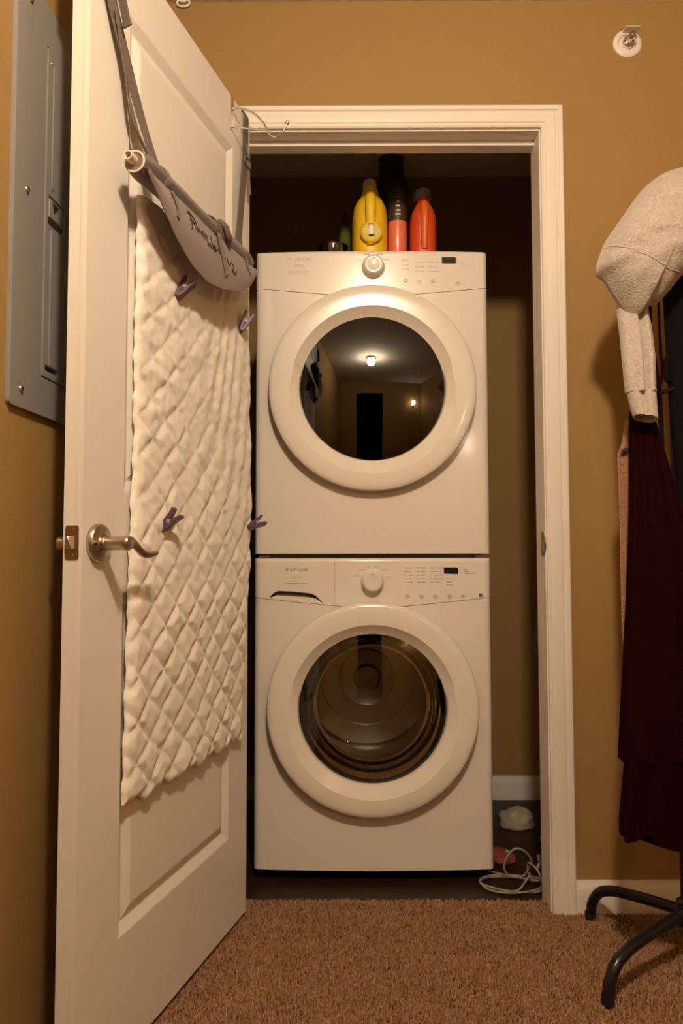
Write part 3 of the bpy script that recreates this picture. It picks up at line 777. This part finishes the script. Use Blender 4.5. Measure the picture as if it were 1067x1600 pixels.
# purple clips holding the pad
def clip(s, z, label, up, out, base=0.018, spread=0.55):
    """up: tilt of the clip in the door plane (rad), out: how far its tail leaves the door"""
    t = thing('clothes_clip', label, 'clip', D(s, base, z - 0.02), 0, 'purple clips on the quilted pad')
    a = (Vector((0, 0, 1)) * math.cos(up) - DT * math.sin(up)); a = (a * math.cos(out) + DN * math.sin(out)).normalized()
    w = (DN * math.cos(out) - (Vector((0, 0, 1)) * math.cos(up) - DT * math.sin(up)) * math.sin(out)).normalized()
    w = (w * math.cos(spread) + a.cross(w) * math.sin(spread)).normalized()
    c = a.cross(w); o = D(s, base + 0.012, z)
    def arm(sg, m, nm):
        prof = [(-0.026, 0.0015, 0.006), (-0.014, 0.0040, 0.0085), (0.0, 0.0050, 0.0095), (0.014, 0.0075, 0.008), (0.027, 0.0110, 0.006)]
        rings = []
        for h, d, th in prof:
            b = o + a * h + w * (sg * d); hw = 0.0105
            rings.append([b + c * hw + w * th * 0.5, b - c * hw + w * th * 0.5, b - c * hw - w * th * 0.5, b + c * hw - w * th * 0.5])
        obj(nm, MB().loft(rings), m, t, bevel=0.0012)
    arm(1, PURPLE, 'clip_arm'); arm(-1, PURPLE, 'clip_arm')
    obj('spring', MB().tube([o - c * 0.0115 + a * 0.002, o + c * 0.0115 + a * 0.002], 0.0046, 12), PURPLEL, t)
clip(0.462, 1.440, 'purple plastic clip on the quilted pad beneath the middle of the grey flap', 0.55, 0.35)
clip(0.126, 1.470, 'purple plastic clip on the quilted pad beneath the hinge-side end of the grey flap', 0.30, 0.35)
clip(0.512, 0.962, 'purple plastic clip on the quilted pad just above the lever handle', 0.15, 0.75, spread=0.2)
clip(0.052, 0.975, 'purple plastic clip on the hinge-side edge of the pad beside the gap between the machines', 1.1, 0.55, spread=0.9)

# ================================================================== ROLLED GREY CANVAS HUNG OVER THE DOOR
def canvas():
    t = thing('rolled_canvas', 'rolled grey canvas with lettered flap hung by straps over the open door', 'rolled canvas', D(0.43, 0.04, 1.57))
    zc = 1.589; oc = 0.049
    # rolled cloth: a spiral, slightly irregular
    rings = []
    for i in range(26):
        u = i / 25; s = 0.692 + (0.168 - 0.692) * u
        r = 0.0245 + 0.0018 * noise.noise(Vector((u * 7, 0, 0))) + (0.002 if 0.52 < u < 0.60 else 0) - (0.0035 if u in (0, 1) else 0)
        zz = zc + 0.010 * u + 0.0025 * math.sin(u * 9)
        ring = []
        for j in range(28):
            a = 2 * math.pi * j / 28; rr = r * (1 + 0.05 * math.sin(3 * a + u * 4) - 0.10 * (j / 28))
            ring.append(D(s, oc + rr * math.cos(a), zz + rr * math.sin(a)))
        rings.append(ring)
    roll = obj('roll', MB().loft(rings), GREYF, t, smooth=60)
    cut(roll, MB().lathe([(0.0080, -0.16), (0.0080, 0.05)], D(0.688, oc - 0.002, zc + 0.004), DT, 24, True, True))
    rod = obj('rod', MB().lathe([(0.0085, -0.15), (0.0085, 0.024), (0.0062, 0.024), (0.0062, -0.15), (0.0085, -0.15)], D(0.688, oc - 0.002, zc + 0.004), DT, 24), CREAMP, t, smooth=40)
    rim = [D(0.6925, oc + (0.0185 + 0.0035 * a / 6) * math.cos(a), zc + (0.0185 + 0.0035 * a / 6) * math.sin(a)) for a in np.linspace(-2.3, 2.0, 26)]
    obj('piping', MB().tube(rim, 0.0022, 8), CREAMP, t, smooth=60)
    # flap hanging out of the roll
    low = [(0.16, 1.600), (0.165, 1.566), (0.197, 1.534), (0.24, 1.510), (0.291, 1.491), (0.35, 1.475), (0.423, 1.466), (0.497, 1.474), (0.577, 1.499), (0.627, 1.528), (0.674, 1.561), (0.69, 1.575)]
    def fl(u, k):
        s = 0.688 + (0.163 - 0.688) * u; zt = zc - 0.010 + 0.010 * u; zb = min(zt - 0.002, interp(low, s))
        z = zt + (zb - zt) * k
        o = oc + 0.019 + 0.008 * math.sin(math.pi * min(1, k * 0.9)) + 0.004 * math.sin(u * 8 + k) * k
        return s, o, z
    nu, nk = 48, 14; v = []; f = []
    for lay in (0, 1):
        for i in range(nu + 1):
            for j in range(nk + 1):
                s, o, z = fl(i / nu, j / nk); v.append(D(s, o - 0.0022 * lay, z))
    W = nk + 1; N = (nu + 1) * W; g = lambda i, j: i * W + j
    for i in range(nu):
        for j in range(nk):
            f.append((g(i, j), g(i, j + 1), g(i + 1, j + 1), g(i + 1, j))); f.append((N + g(i, j), N + g(i + 1, j), N + g(i + 1, j + 1), N + g(i, j + 1)))
    for i in range(nu):
        for j in (0, nk): f.append((g(i, j), g(i + 1, j), N + g(i + 1, j), N + g(i, j)))
    for j in range(nk):
        for i in (0, nu): f.append((g(i, j), g(i, j + 1), N + g(i, j + 1), N + g(i, j)))
    flap = obj('flap', MB().add(v, f), GREYL, t, smooth=60); flap['label'] = 'mauve-grey rounded flap'
    def onflap(s, z, lift=0.0012):
        u = (0.688 - s) / 0.525; zt = zc - 0.010 + 0.010 * u; zb = min(zt - 0.002, interp(low, s)); k = (zt - z) / (zt - zb)
        return D(s, fl(u, k)[1] + lift, z)
    # scrawled cursive lettering, as on the photograph not readable
    def scrawl(pts): return MB().tube(catmull([onflap(s, z) for s, z in pts], 4), 0.00115, 6)
    ink = MB()
    for pts in ([(0.528, 1.571), (0.520, 1.558), (0.517, 1.543), (0.521, 1.538)], [(0.533, 1.566), (0.518, 1.569), (0.500, 1.562), (0.494, 1.556)], [(0.526, 1.555), (0.512, 1.556), (0.503, 1.552)],
                [(0.500 - 0.010 * k / 2, 1.546 + (0.009 if k % 2 else -0.001) + 0.003 * math.sin(k * 2.1)) for k in range(11)],
                [(0.447, 1.556), (0.440, 1.535), (0.432, 1.547), (0.424, 1.536), (0.416, 1.545), (0.408, 1.538)],
                [(0.425, 1.563), (0.418, 1.548), (0.411, 1.537), (0.402, 1.540), (0.404, 1.549), (0.412, 1.547), (0.398, 1.541), (0.388, 1.549), (0.380, 1.541)],
                [(0.345, 1.548), (0.335, 1.534), (0.322, 1.545), (0.312, 1.535), (0.318, 1.528), (0.305, 1.524), (0.296, 1.533)]):
        n = len(ink.v); mm = scrawl(pts); ink.v += mm.v; ink.f += [tuple(i + n for i in q) for q in mm.f]
    obj('scrawl_lettering', ink, INK, flap, smooth=60)['kind'] = 'stuff'
    # ties around the roll
    obj('tie', MB().ribbon(catmull([onflap(0.598, 1.578, 0.004), onflap(0.590, 1.562, 0.004), onflap(0.583, 1.545, 0.003), onflap(0.585, 1.532, 0.002)], 4), DT, 0.010, 0.002), GREYF, t)
    obj('tie', MB().ribbon(catmull([onflap(0.385, 1.585, 0.006), onflap(0.378, 1.560, 0.004), onflap(0.362, 1.535, 0.002), onflap(0.345, 1.508, 0.0015)], 4), DT, 0.020, 0.002), GREYF, t)
    obj('tie', MB().ribbon(catmull([onflap(0.222, 1.592, 0.006), onflap(0.226, 1.575, 0.003), onflap(0.214, 1.555, 0.002)], 4), DT, 0.012, 0.002), GREYF, t)
    # band around the middle with its knot, and the band near each end
    def band(s, w, r):
        return MB().ribbon([D(s, oc + r * math.cos(a), zc + 0.006 + r * math.sin(a)) for a in np.linspace(-1.9, 2.6, 20)], DT, w, 0.0022)
    obj('band', band(0.385, 0.030, 0.0262), GREYS, t, smooth=60)
    obj('knot', MB().tube(catmull([D(0.376, oc + 0.018, zc + 0.026), D(0.362, oc + 0.029, zc + 0.018), D(0.350, oc + 0.031, zc + 0.003), D(0.338, oc + 0.027, zc - 0.001), D(0.334, oc + 0.026, zc + 0.012)], 5), [0.0075] * 20 + [0.004], 10), GREYS, t, smooth=60)
    obj('band', band(0.612, 0.016, 0.0245), GREYF, t, smooth=60); obj('band', band(0.215, 0.020, 0.0255), GREYS, t, smooth=60)
    # webbing straps over the top edge of the door
    ov = lambda s: [D(s, -DTH - 0.003, 1.90), D(s, -DTH - 0.003, 2.02), D(s, -DTH - 0.003, DZ1 + 0.0022), D(s, -0.016, DZ1 + 0.003), D(s, 0.003, DZ1 + 0.0022)]
    sl1 = ov(0.752) + [D(0.745, 0.0045, 2.00), D(0.715, 0.008, 1.90), D(0.672, 0.016, 1.80), D(0.632, 0.028, 1.70), D(0.612, 0.050, 1.613)]
    obj('strap', MB().ribbon(catmull(sl1, 5), DT, 0.036, 0.0018), GREYS, t, smooth=50)
    sl2 = [D(0.700, 0.012, 1.865), D(0.683, 0.014, 1.80), D(0.672, 0.016, 1.765), D(0.655, 0.018, 1.70), D(0.628, 0.030, 1.655), D(0.622, 0.050, 1.611)]
    obj('strap', MB().ribbon(catmull(sl2, 5), DT + DN * 0.5, 0.024, 0.0018), GREYS, t, smooth=50)
    tail = [D(0.742, 0.012, 2.00), D(0.722, 0.018, 1.945), D(0.704, 0.024, 1.895), D(0.690, 0.029, 1.848)]
    tl = obj('strap_tail', MB().ribbon(catmull(tail, 5), DN + DT * 0.35, 0.019, 0.002), GREYF, t, smooth=50)
    obj('tail_hem', MB().ribbon([D(0.6915, 0.0285, 1.853), D(0.6885, 0.0295, 1.842)], DN + DT * 0.35, 0.0205, 0.004), GREYF, tl, smooth=0, bevel=0.0008)
    sr1 = ov(0.064) + [D(0.066, 0.005, 2.00), D(0.085, 0.010, 1.90), D(0.130, 0.020, 1.77), D(0.178, 0.034, 1.665), D(0.205, 0.050, 1.622)]
    obj('strap', MB().ribbon(catmull(sr1, 5), DT, 0.030, 0.0018), GREYS, t, smooth=50)
    obj('strap_tail', MB().ribbon(catmull([D(0.072, 0.008, 1.955), D(0.066, 0.012, 1.91), D(0.068, 0.014, 1.87), D(0.063, 0.016, 1.825)], 4), DT, 0.014, 0.002), GREYF, t, smooth=50)
    obj('buckle', MB().tube(catmull([D(0.060, 0.014, 1.915), D(0.092, 0.014, 1.912), D(0.094, 0.015, 1.895), D(0.062, 0.015, 1.893)], 4, True), 0.0022, 8), GREYS, t, smooth=60)
canvas()

# ================================================================== OVER-DOOR HOOK
hk = thing('over_door_hook', 'bent bright wire hook hung over the top edge of the white door', 'hook', D(0.149, 0.0, DZ1))
obj('hook_plate', MB().ribbon([D(0.149, -DTH - 0.002, 1.98), D(0.149, -DTH - 0.002, DZ1 + 0.0015), D(0.149, -0.017, DZ1 + 0.002), D(0.149, 0.0015, DZ1 + 0.0015), D(0.149, 0.0015, 2.00), D(0.149, 0.0015, 1.952)], DT, 0.016, 0.0014), CHROME, hk, smooth=0)
w_ = [(0.002, 2.005), (0.018, 2.0055), (0.040, 1.997), (0.065, 1.980), (0.084, 1.957), (0.099, 1.929), (0.115, 1.917), (0.132, 1.925), (0.1455, 1.9455)]
obj('hook_wire', MB().tube(catmull([D(0.149, o, z) for o, z in w_], 6), 0.0024, 10), CHROME, hk, smooth=70)
obj('brace_wire', MB().tube([D(0.149, 0.002, 1.959), D(0.149, 0.045, 1.949), D(0.149, 0.080, 1.939), D(0.149, 0.092, 1.941)], 0.0020, 8), CHROME, hk, smooth=70)
obj('ball_tip', MB().lathe([(0.0055 * math.cos(a), 0.0055 * math.sin(a)) for a in np.linspace(-1.57, 1.57, 9)], D(0.149, 0.1465, 1.9485), (0, 0, 1), 16), CHROME, hk, smooth=70)
obj('rivet', MB().lathe([(0.0045, 0.0), (0.003, 0.0035), (0.0001, 0.004)], D(0.149, 0.002, 2.005), DN, 12), CHROME, hk)

# ================================================================== BREAKER PANEL ON THE LEFT WALL
bp = thing('breaker_panel', 'grey metal breaker panel cover screwed to the tan left wall', 'breaker panel', L(0.58, 0, 1.143))
def LR(s0, s1, z0, z1, o0, o1, r=0.004):
    return MB().loft([[L(p[0], o, p[1]) for p in [(q[0], q[1]) for q in rrect(s0, s1, z0, z1, r, 0, 3)]] for o in (o0, o1)])
cv = obj('cover', LR(0.400, 0.774, 1.143, 1.889, -0.001, 0.008, 0.008), PANELG, bp, smooth=0)
cut(cv, LR(0.468, 0.6655, 1.2115, 1.8145, 0.0035, 0.02, 0.004))
dr_ = obj('panel_door', LR(0.470, 0.6635, 1.2135, 1.8125, 0.003, 0.0095, 0.004), PANELG, bp, smooth=0)
cut(dr_, LR(0.585, 0.652, 1.4995, 1.5465, 0.0065, 0.02, 0.003))
obj('door_rib', LR(0.636, 0.642, 1.235, 1.485, 0.009, 0.0112, 0.002), PANELG, dr_)
obj('door_rib', LR(0.636, 0.642, 1.56, 1.79, 0.009, 0.0112, 0.002), PANELG, dr_)
la_ = obj('latch', LR(0.588, 0.6500, 1.506, 1.5405, 0.005, 0.0105, 0.002), PANELG, dr_, bevel=0.001)
for sl_ in ((0.590, 0.652, 1.5412, 1.5462), (0.588, 0.6545, 1.492, 1.5035), (0.600, 0.6545, 1.226, 1.2365)):
    for o_s in (dr_, cv): cut(o_s, LR(*sl_, -0.02, 0.03, 0.001))
    cut(bpy.data.objects['wall_left'], LR(sl_[0] - 0.01, sl_[1] + 0.004, sl_[2] - 0.01, sl_[3] + 0.01, -0.07, 0.0005, 0.001))
for o_s, w_b in ((cv, 0.0012), (dr_, 0.0008)):
    o_s.data.polygons.foreach_set('use_smooth', [False] * len(o_s.data.polygons))
    b_ = o_s.modifiers.new('bevel', 'BEVEL'); b_.width = w_b; b_.segments = 2; b_.limit_method = 'ANGLE'; b_.angle_limit = math.radians(60)
obj('latch_triangle', MB().loft([[L(s, o, z) for s, z in ((0.640, 1.537), (0.612, 1.537), (0.632, 1.519))] for o in (0.0100, 0.0112)]), PANELD, la_, smooth=0)  # thin dark triangle laid on the latch face
obj('rivet', MB().lathe([(0.003, 0.0), (0.002, 0.0015), (0.0001, 0.002)], L(0.650, 0.0095, 1.790), LN, 12), SCREW, dr_)
for s, z in ((0.738, 1.1745), (0.731, 1.517), (0.730, 1.853), (0.435, 1.1745), (0.435, 1.853)):
    sw = obj('screw', MB().lathe([(0.0001, 0.0), (0.0062, 0.0), (0.0060, 0.002), (0.0035, 0.0045), (0.0001, 0.005)], L(s, 0.0075, z), LN, 18), SCREW, bp, smooth=60)
    cut(sw, MB().box(s - 0.0045, s + 0.0045, 0.0105, 0.0200, z - 0.0007, z + 0.0007, lambda a, b, c: L(a, b, c)))

# ================================================================== SPRINKLER, LOOP AT THE CEILING
sk = thing('wall_sprinkler', 'white round sprinkler head recessed in the wall right of the closet', 'sprinkler', (0.763, 0, 2.268))
so = (0.763, 0.0, 2.268)
obj('escutcheon', MB().lathe([(0.0385, -0.001), (0.0385, 0.002), (0.036, 0.0045), (0.030, 0.0062), (0.0255, 0.0058), (0.0235, 0.003), (0.0225, 0.0005), (0.0001, 0.0005)], so, (0, -1, 0), 48), WHITEP, sk, smooth=40)
obj('sprinkler_body', MB().lathe([(0.0155, 0.0), (0.0155, 0.010), (0.012, 0.014), (0.008, 0.016), (0.0065, 0.030), (0.0001, 0.031)], so, (0, -1, 0), 24), CHROME, sk, smooth=40)
obj('frame_arm', MB().tube(catmull([(0.749, -0.010, 2.268), (0.748, -0.026, 2.268), (0.756, -0.037, 2.268), (0.763, -0.040, 2.268)], 5), 0.0022, 8), CHROME, sk)
obj('frame_arm', MB().tube(catmull([(0.777, -0.010, 2.268), (0.778, -0.026, 2.268), (0.770, -0.037, 2.268), (0.763, -0.040, 2.268)], 5), 0.0022, 8), CHROME, sk)
obj('deflector', MB().box(0.743, 0.783, -0.046, -0.020, 2.284, 2.2858), WHITEP, sk, bevel=0.0005)
obj('deflector_rim', MB().lathe([(0.0001, 0.0), (0.0085, 0.0), (0.0085, 0.0015), (0.0001, 0.0015)], (0.763, -0.0395, 2.268), (0, -1, 0), 20), BRASS, sk)
ring = [(-0.432 + 0.017 * math.cos(a), -0.006, 2.3835 + 0.010 * math.sin(a)) for a in np.linspace(0, 2 * math.pi, 25)]
lo = thing('ceiling_loop', 'small white loop fixed at the ceiling line above the open door', 'loop', (-0.432, -0.006, 2.3835))
obj('loop', MB().tube(ring, 0.0032, 8, caps=False), WHITEP, lo, smooth=70)
obj('loop_plate', MB().box(-0.440, -0.424, -0.010, 0.0005, 2.384, 2.3905), WHITEP, lo, bevel=0.001)

# ================================================================== COAT TREE AND CLOTHES
PX, PY = 0.7505, -0.2635
ct = thing('coat_tree', 'black tubular coat tree with arched legs standing on the carpet by the wall', 'coat rack', (PX, PY, -0.008))
obj('pole', MB().tube([(PX, PY, 0.09), (PX, PY, 1.74)], 0.0125, 18), BLACKM, ct)
obj('hub', MB().lathe([(0.014, 0.082), (0.022, 0.086), (0.022, 0.136), (0.014, 0.142)], (PX, PY, 0), (0, 0, 1), 24, True, True), BLACKM, ct)
for k in range(4):
    a = math.atan2(-0.406 - PY, 0.526 - PX) + k * math.pi / 2
    c, s = math.cos(a), math.sin(a); R = 0.266
    pts = [(0.018, 0.112), (0.08, 0.105), (0.14, 0.097), (0.195, 0.087), (0.234, 0.070), (0.256, 0.042), (0.264, 0.014), (R, -0.006)]
    leg = obj('leg', MB().tube(catmull([(PX + r * c, PY + r * s, z) for r, z in pts], 6), 0.0125, 16), BLACKM, ct, smooth=70)
    obj('foot_cap', MB().lathe([(0.0132, -0.008), (0.0136, 0.0), (0.0132, 0.012)], (PX + R * c, PY + R * s, 0), (0, 0, 1), 16, True, True), BLACKP, leg)
    for zz, rr in ((1.66, 0.06), (1.57, 0.055)):
        hpts = [(0.010, zz - 0.03), (0.04, zz - 0.025), (rr - 0.01, zz - 0.03), (rr, zz), (rr + 0.004, zz + 0.03)]
        a2 = a + (0.6 if zz > 1.5 else 0.0); c2, s2 = math.cos(a2), math.sin(a2)
        obj('hook', MB().tube(catmull([(PX + r * c2, PY + r * s2, z) for r, z in hpts], 4), 0.005, 8), BLACKM, ct, smooth=70)

def pillow(outline, yc, thick, seed, rings=14, sub=5):
    """cloth bulk inside a closed outline in x,z with depth in y"""
    P = [Vector((p[0], 0, p[1])) for p in outline]; Q = catmull(P, sub, True); n = len(Q)
    cen = sum(Q, Vector()) / n; v = []; f = []
    for side in (-1, 1):
        for k in range(rings + 1):
            t = k / rings
            for q in Q:
                p = q.lerp(cen, t)
                h = thick * math.sqrt(max(0, 1 - (1 - t) ** 2.2))
                w = 0.010 * noise.noise(Vector((p.x * 16, side, p.z * 16 + seed))) + 0.005 * noise.noise(Vector((p.x * 45, side, p.z * 45 + seed)))
                w += 0.006 * math.sin(26 * (p.x * 0.8 + p.z) + 5 * noise.noise(p * 6)) 
                v.append((p.x, yc + side * (h + w * min(1, t * 5)), p.z))
    N = n * (rings + 1); g = lambda s, k, j: s * N + k * n + j % n
    for s in (0, 1):
        for k in range(rings):
            for j in range(n): f.append((g(s, k, j), g(s, k, j + 1), g(s, k + 1, j + 1), g(s, k + 1, j)))
    for j in range(n): f.append((g(0, 0, j), g(0, 0, j + 1), g(1, 0, j + 1), g(1, 0, j)))
    return MB().add(v, f)
sw = thing('grey_sweatshirt', 'heather grey sweatshirt slung over the top of the black coat tree', 'sweatshirt', (0.70, -0.33, 1.19))
ol = [(0.757, 1.758), (0.705, 1.740), (0.660, 1.703), (0.622, 1.651), (0.586, 1.600), (0.571, 1.573), (0.557, 1.523), (0.577, 1.501), (0.604, 1.457), (0.638, 1.414), (0.660, 1.440), (0.686, 1.446), (0.718, 1.478), (0.750, 1.515),
      (0.80, 1.545), (0.855, 1.56), (0.895, 1.61), (0.890, 1.68), (0.850, 1.73), (0.805, 1.755)]
swb = pillow(ol, -0.33, 0.085, 1.7)
obj('body', swb, HEATHER, sw, smooth=80)
from mathutils.bvhtree import BVHTree
_bv = BVHTree.FromPolygons([Vector(p) for p in swb.v], swb.f)
seam = []
for p in catmull([(0.573, 0, 1.566), (0.60, 0, 1.552), (0.645, 0, 1.524), (0.69, 0, 1.500), (0.735, 0, 1.502)], 6):
    h_ = _bv.ray_cast(Vector((p.x, -1.0, p.z)), Vector((0, 1, 0)))
    if h_[0] is not None: seam.append(h_[0] + Vector((0, -0.0002, 0)))
obj('seam', MB().tube(seam, 0.0013, 6), HEATHERC, sw, smooth=70)
def hang_tube(zs, left, right, yc, hy, pleats, amp, seed, hem=None, n=72, open_=False, crease=None):
    rings = []
    for z in zs:
        l, r = left(z), right(z); cx, hx = (l + r) / 2, (r - l) / 2; ring = []
        for j in range(n):
            a = 2 * math.pi * j / n
            p = amp * math.sin(pleats * a + 1.3 * math.sin(2 * a + seed)) * (0.55 + 0.45 * noise.noise(Vector((math.cos(a) * 1.5, math.sin(a) * 1.5, z * 1.5 + seed))))
            k = 1 + p / max(hy, 0.01)
            if crease: k *= crease(a, z)
            zz = z + (hem(a) if hem and z == zs[-1] else 0)
            ring.append((cx + hx * math.cos(a) * (1 + 0.25 * (k - 1)), (yc(z) if callable(yc) else yc) + hy * math.sin(a) * k, zz))
        rings.append(ring)
    mb = MB()
    if open_:
        inner = [[(lambda c: (c[0] + (p[0] - c[0]) * 0.90, c[1] + (p[1] - c[1]) * 0.86, p[2]))((sum(q[0] for q in R) / n, sum(q[1] for q in R) / n)) for p in R] for R in rings]
        return mb.loft(rings + list(reversed(inner)), False, False)
    return mb.loft(rings, True, True)
lin = lambda tab: (lambda z: interp(sorted(tab), z))
crs = lambda a, z: 1 - 0.55 * math.exp(-((a - 4.95) / 0.20) ** 2) - 0.22 * math.exp(-((a - 4.1) / 0.35) ** 2)
ysl = lin([(1.475, -0.297), (1.435, -0.310), (1.38, -0.335), (1.32, -0.355), (1.24, -0.374), (1.18, -0.384)])
obj('sleeve', hang_tube(list(np.linspace(1.475, 1.242, 18)), lin([(1.475, 0.612), (1.435, 0.609), (1.32, 0.602), (1.242, 0.601)]), lin([(1.475, 0.682), (1.435, 0.678), (1.32, 0.672), (1.242, 0.664)]), ysl, 0.030, 5, 0.003, 2.0, crease=crs), HEATHER, sw, smooth=70)
obj('cuff', hang_tube(list(np.linspace(1.246, 1.185, 6)), lin([(1.246, 0.603), (1.185, 0.613)]), lin([(1.246, 0.6640), (1.185, 0.6625)]), ysl, 0.026, 30, 0.0008, 4.0, open_=True,
    hem=lambda a: 0.006 * math.cos(a + 2.6), crease=lambda a, z: 1 - 0.45 * math.exp(-((a - 4.55) / 0.22) ** 2)), HEATHERC, sw, smooth=70)
obj('cuff_seam', hang_tube([1.2475, 1.2445], lin([(1.24, 0.6005)]), lin([(1.24, 0.6655)]), ysl, 0.0305, 5, 0.003, 2.0, crease=crs), HEATHERC, sw)

md = thing('maroon_skirt', 'long dark maroon pleated garment hanging below the grey sleeve cuff', 'skirt', (0.68, -0.363, 0.27))
notch = lambda a: -0.012 * math.cos(a) + 0.020 * math.exp(-((a - 4.05) / 0.10) ** 2) + 0.006 * math.sin(5 * a)
obj('upper_tier', hang_tube(list(np.linspace(1.21, 0.466, 30)), lin([(1.21, 0.630), (1.18, 0.626), (0.99, 0.615), (0.71, 0.596), (0.466, 0.579)]), lin([(1.21, 0.676), (1.18, 0.682), (1.05, 0.712), (0.90, 0.745), (0.70, 0.77), (0.466, 0.80)]),
    lin([(1.21, -0.322), (1.10, -0.335), (0.90, -0.350), (0.466, -0.352)]), 0.030, 11, 0.008, 0.4, hem=lambda a: 0.004 * math.sin(7 * a)), MAROON, md, smooth=70)
obj('lower_tier', hang_tube(list(np.linspace(0.50, 0.292, 10)), lin([(0.50, 0.595), (0.452, 0.591), (0.33, 0.577), (0.292, 0.580)]), lin([(0.50, 0.79), (0.292, 0.80)]),
    -0.352, 0.028, 9, 0.008, 1.9, hem=notch), MAROON, md, smooth=70)
obj('hanging_loop', MB().tube(catmull([(0.655, -0.322, 1.20), (0.690, -0.34, 1.27), (0.700, -0.315, 1.40), (0.705, -0.30, 1.50)], 5), 0.003, 8), MAROON, md)

pk = thing('pink_garment', 'faded dusty pink knit scarf showing at the edge of the maroon skirt', 'scarf', (0.63, -0.27, 0.65))
obj('panel', hang_tube(list(np.linspace(1.20, 0.66, 22)), lin([(1.20, 0.640), (1.135, 0.628), (1.125, 0.620), (0.95, 0.622), (0.72, 0.622), (0.66, 0.627)]), lin([(1.20, 0.70), (0.66, 0.69)]), -0.265, 0.012, 9, 0.004, 5.0, hem=lambda a: 0.01 * math.sin(3 * a)), PINKL, pk, smooth=70)
obj('dark_edge', MB().loft([[(0.618, y, 1.128), (0.630, y, 1.136), (0.645, y, 1.135), (0.645, y, 1.127)] for y in (-0.286, -0.279)]), DARKB, pk, smooth=0)
obj('hanging_loop', MB().tube(catmull([(0.675, -0.268, 1.19), (0.69, -0.268, 1.30), (0.70, -0.266, 1.42)], 5), 0.003, 8), PINKL, pk)

bk = thing('black_jacket', 'black jacket hanging under the grey sweatshirt on the coat tree', 'jacket', (0.80, -0.283, 0.36))
obj('body', hang_tube(list(np.linspace(1.60, 0.34, 34)), lin([(1.60, 0.730), (1.50, 0.723), (1.35, 0.727), (1.22, 0.732), (1.05, 0.744), (0.9, 0.742), (0.6, 0.740), (0.34, 0.745)]), lin([(1.60, 0.88), (1.4, 0.93), (0.34, 0.95)]), -0.283, 0.044, 8, 0.007, 3.0), BLACKC, bk, smooth=70)
obj('pocket_tab', MB().tube(catmull([(0.728, -0.292, 1.34), (0.720, -0.296, 1.32), (0.721, -0.298, 1.29), (0.732, -0.292, 1.285)], 4), 0.007, 10), BLACKC, bk, smooth=70)
obj('button', MB().lathe([(0.004, 0), (0.003, 0.002), (0.0001, 0.0025)], (0.752, -0.3125, 1.185), (0, -1, 0), 12), SCREW, bk)
stp = thing('black_strap', 'narrow black strap with crossbar hanging beside the grey sleeve', 'strap', (0.69, -0.30, 1.10))
obj('strap_band', MB().ribbon(catmull([(0.690, -0.300, 1.49), (0.684, -0.300, 1.445), (0.687, -0.300, 1.38), (0.697, -0.300, 1.30), (0.703, -0.300, 1.24), (0.706, -0.300, 1.10)], 5), (1, 0.3, 0), 0.012, 0.003), BLACKC, stp)
obj('crossbar', MB().tube([(0.702, -0.299, 1.256), (0.720, -0.298, 1.262), (0.740, -0.296, 1.268)], 0.005, 10), BLACKM, stp)
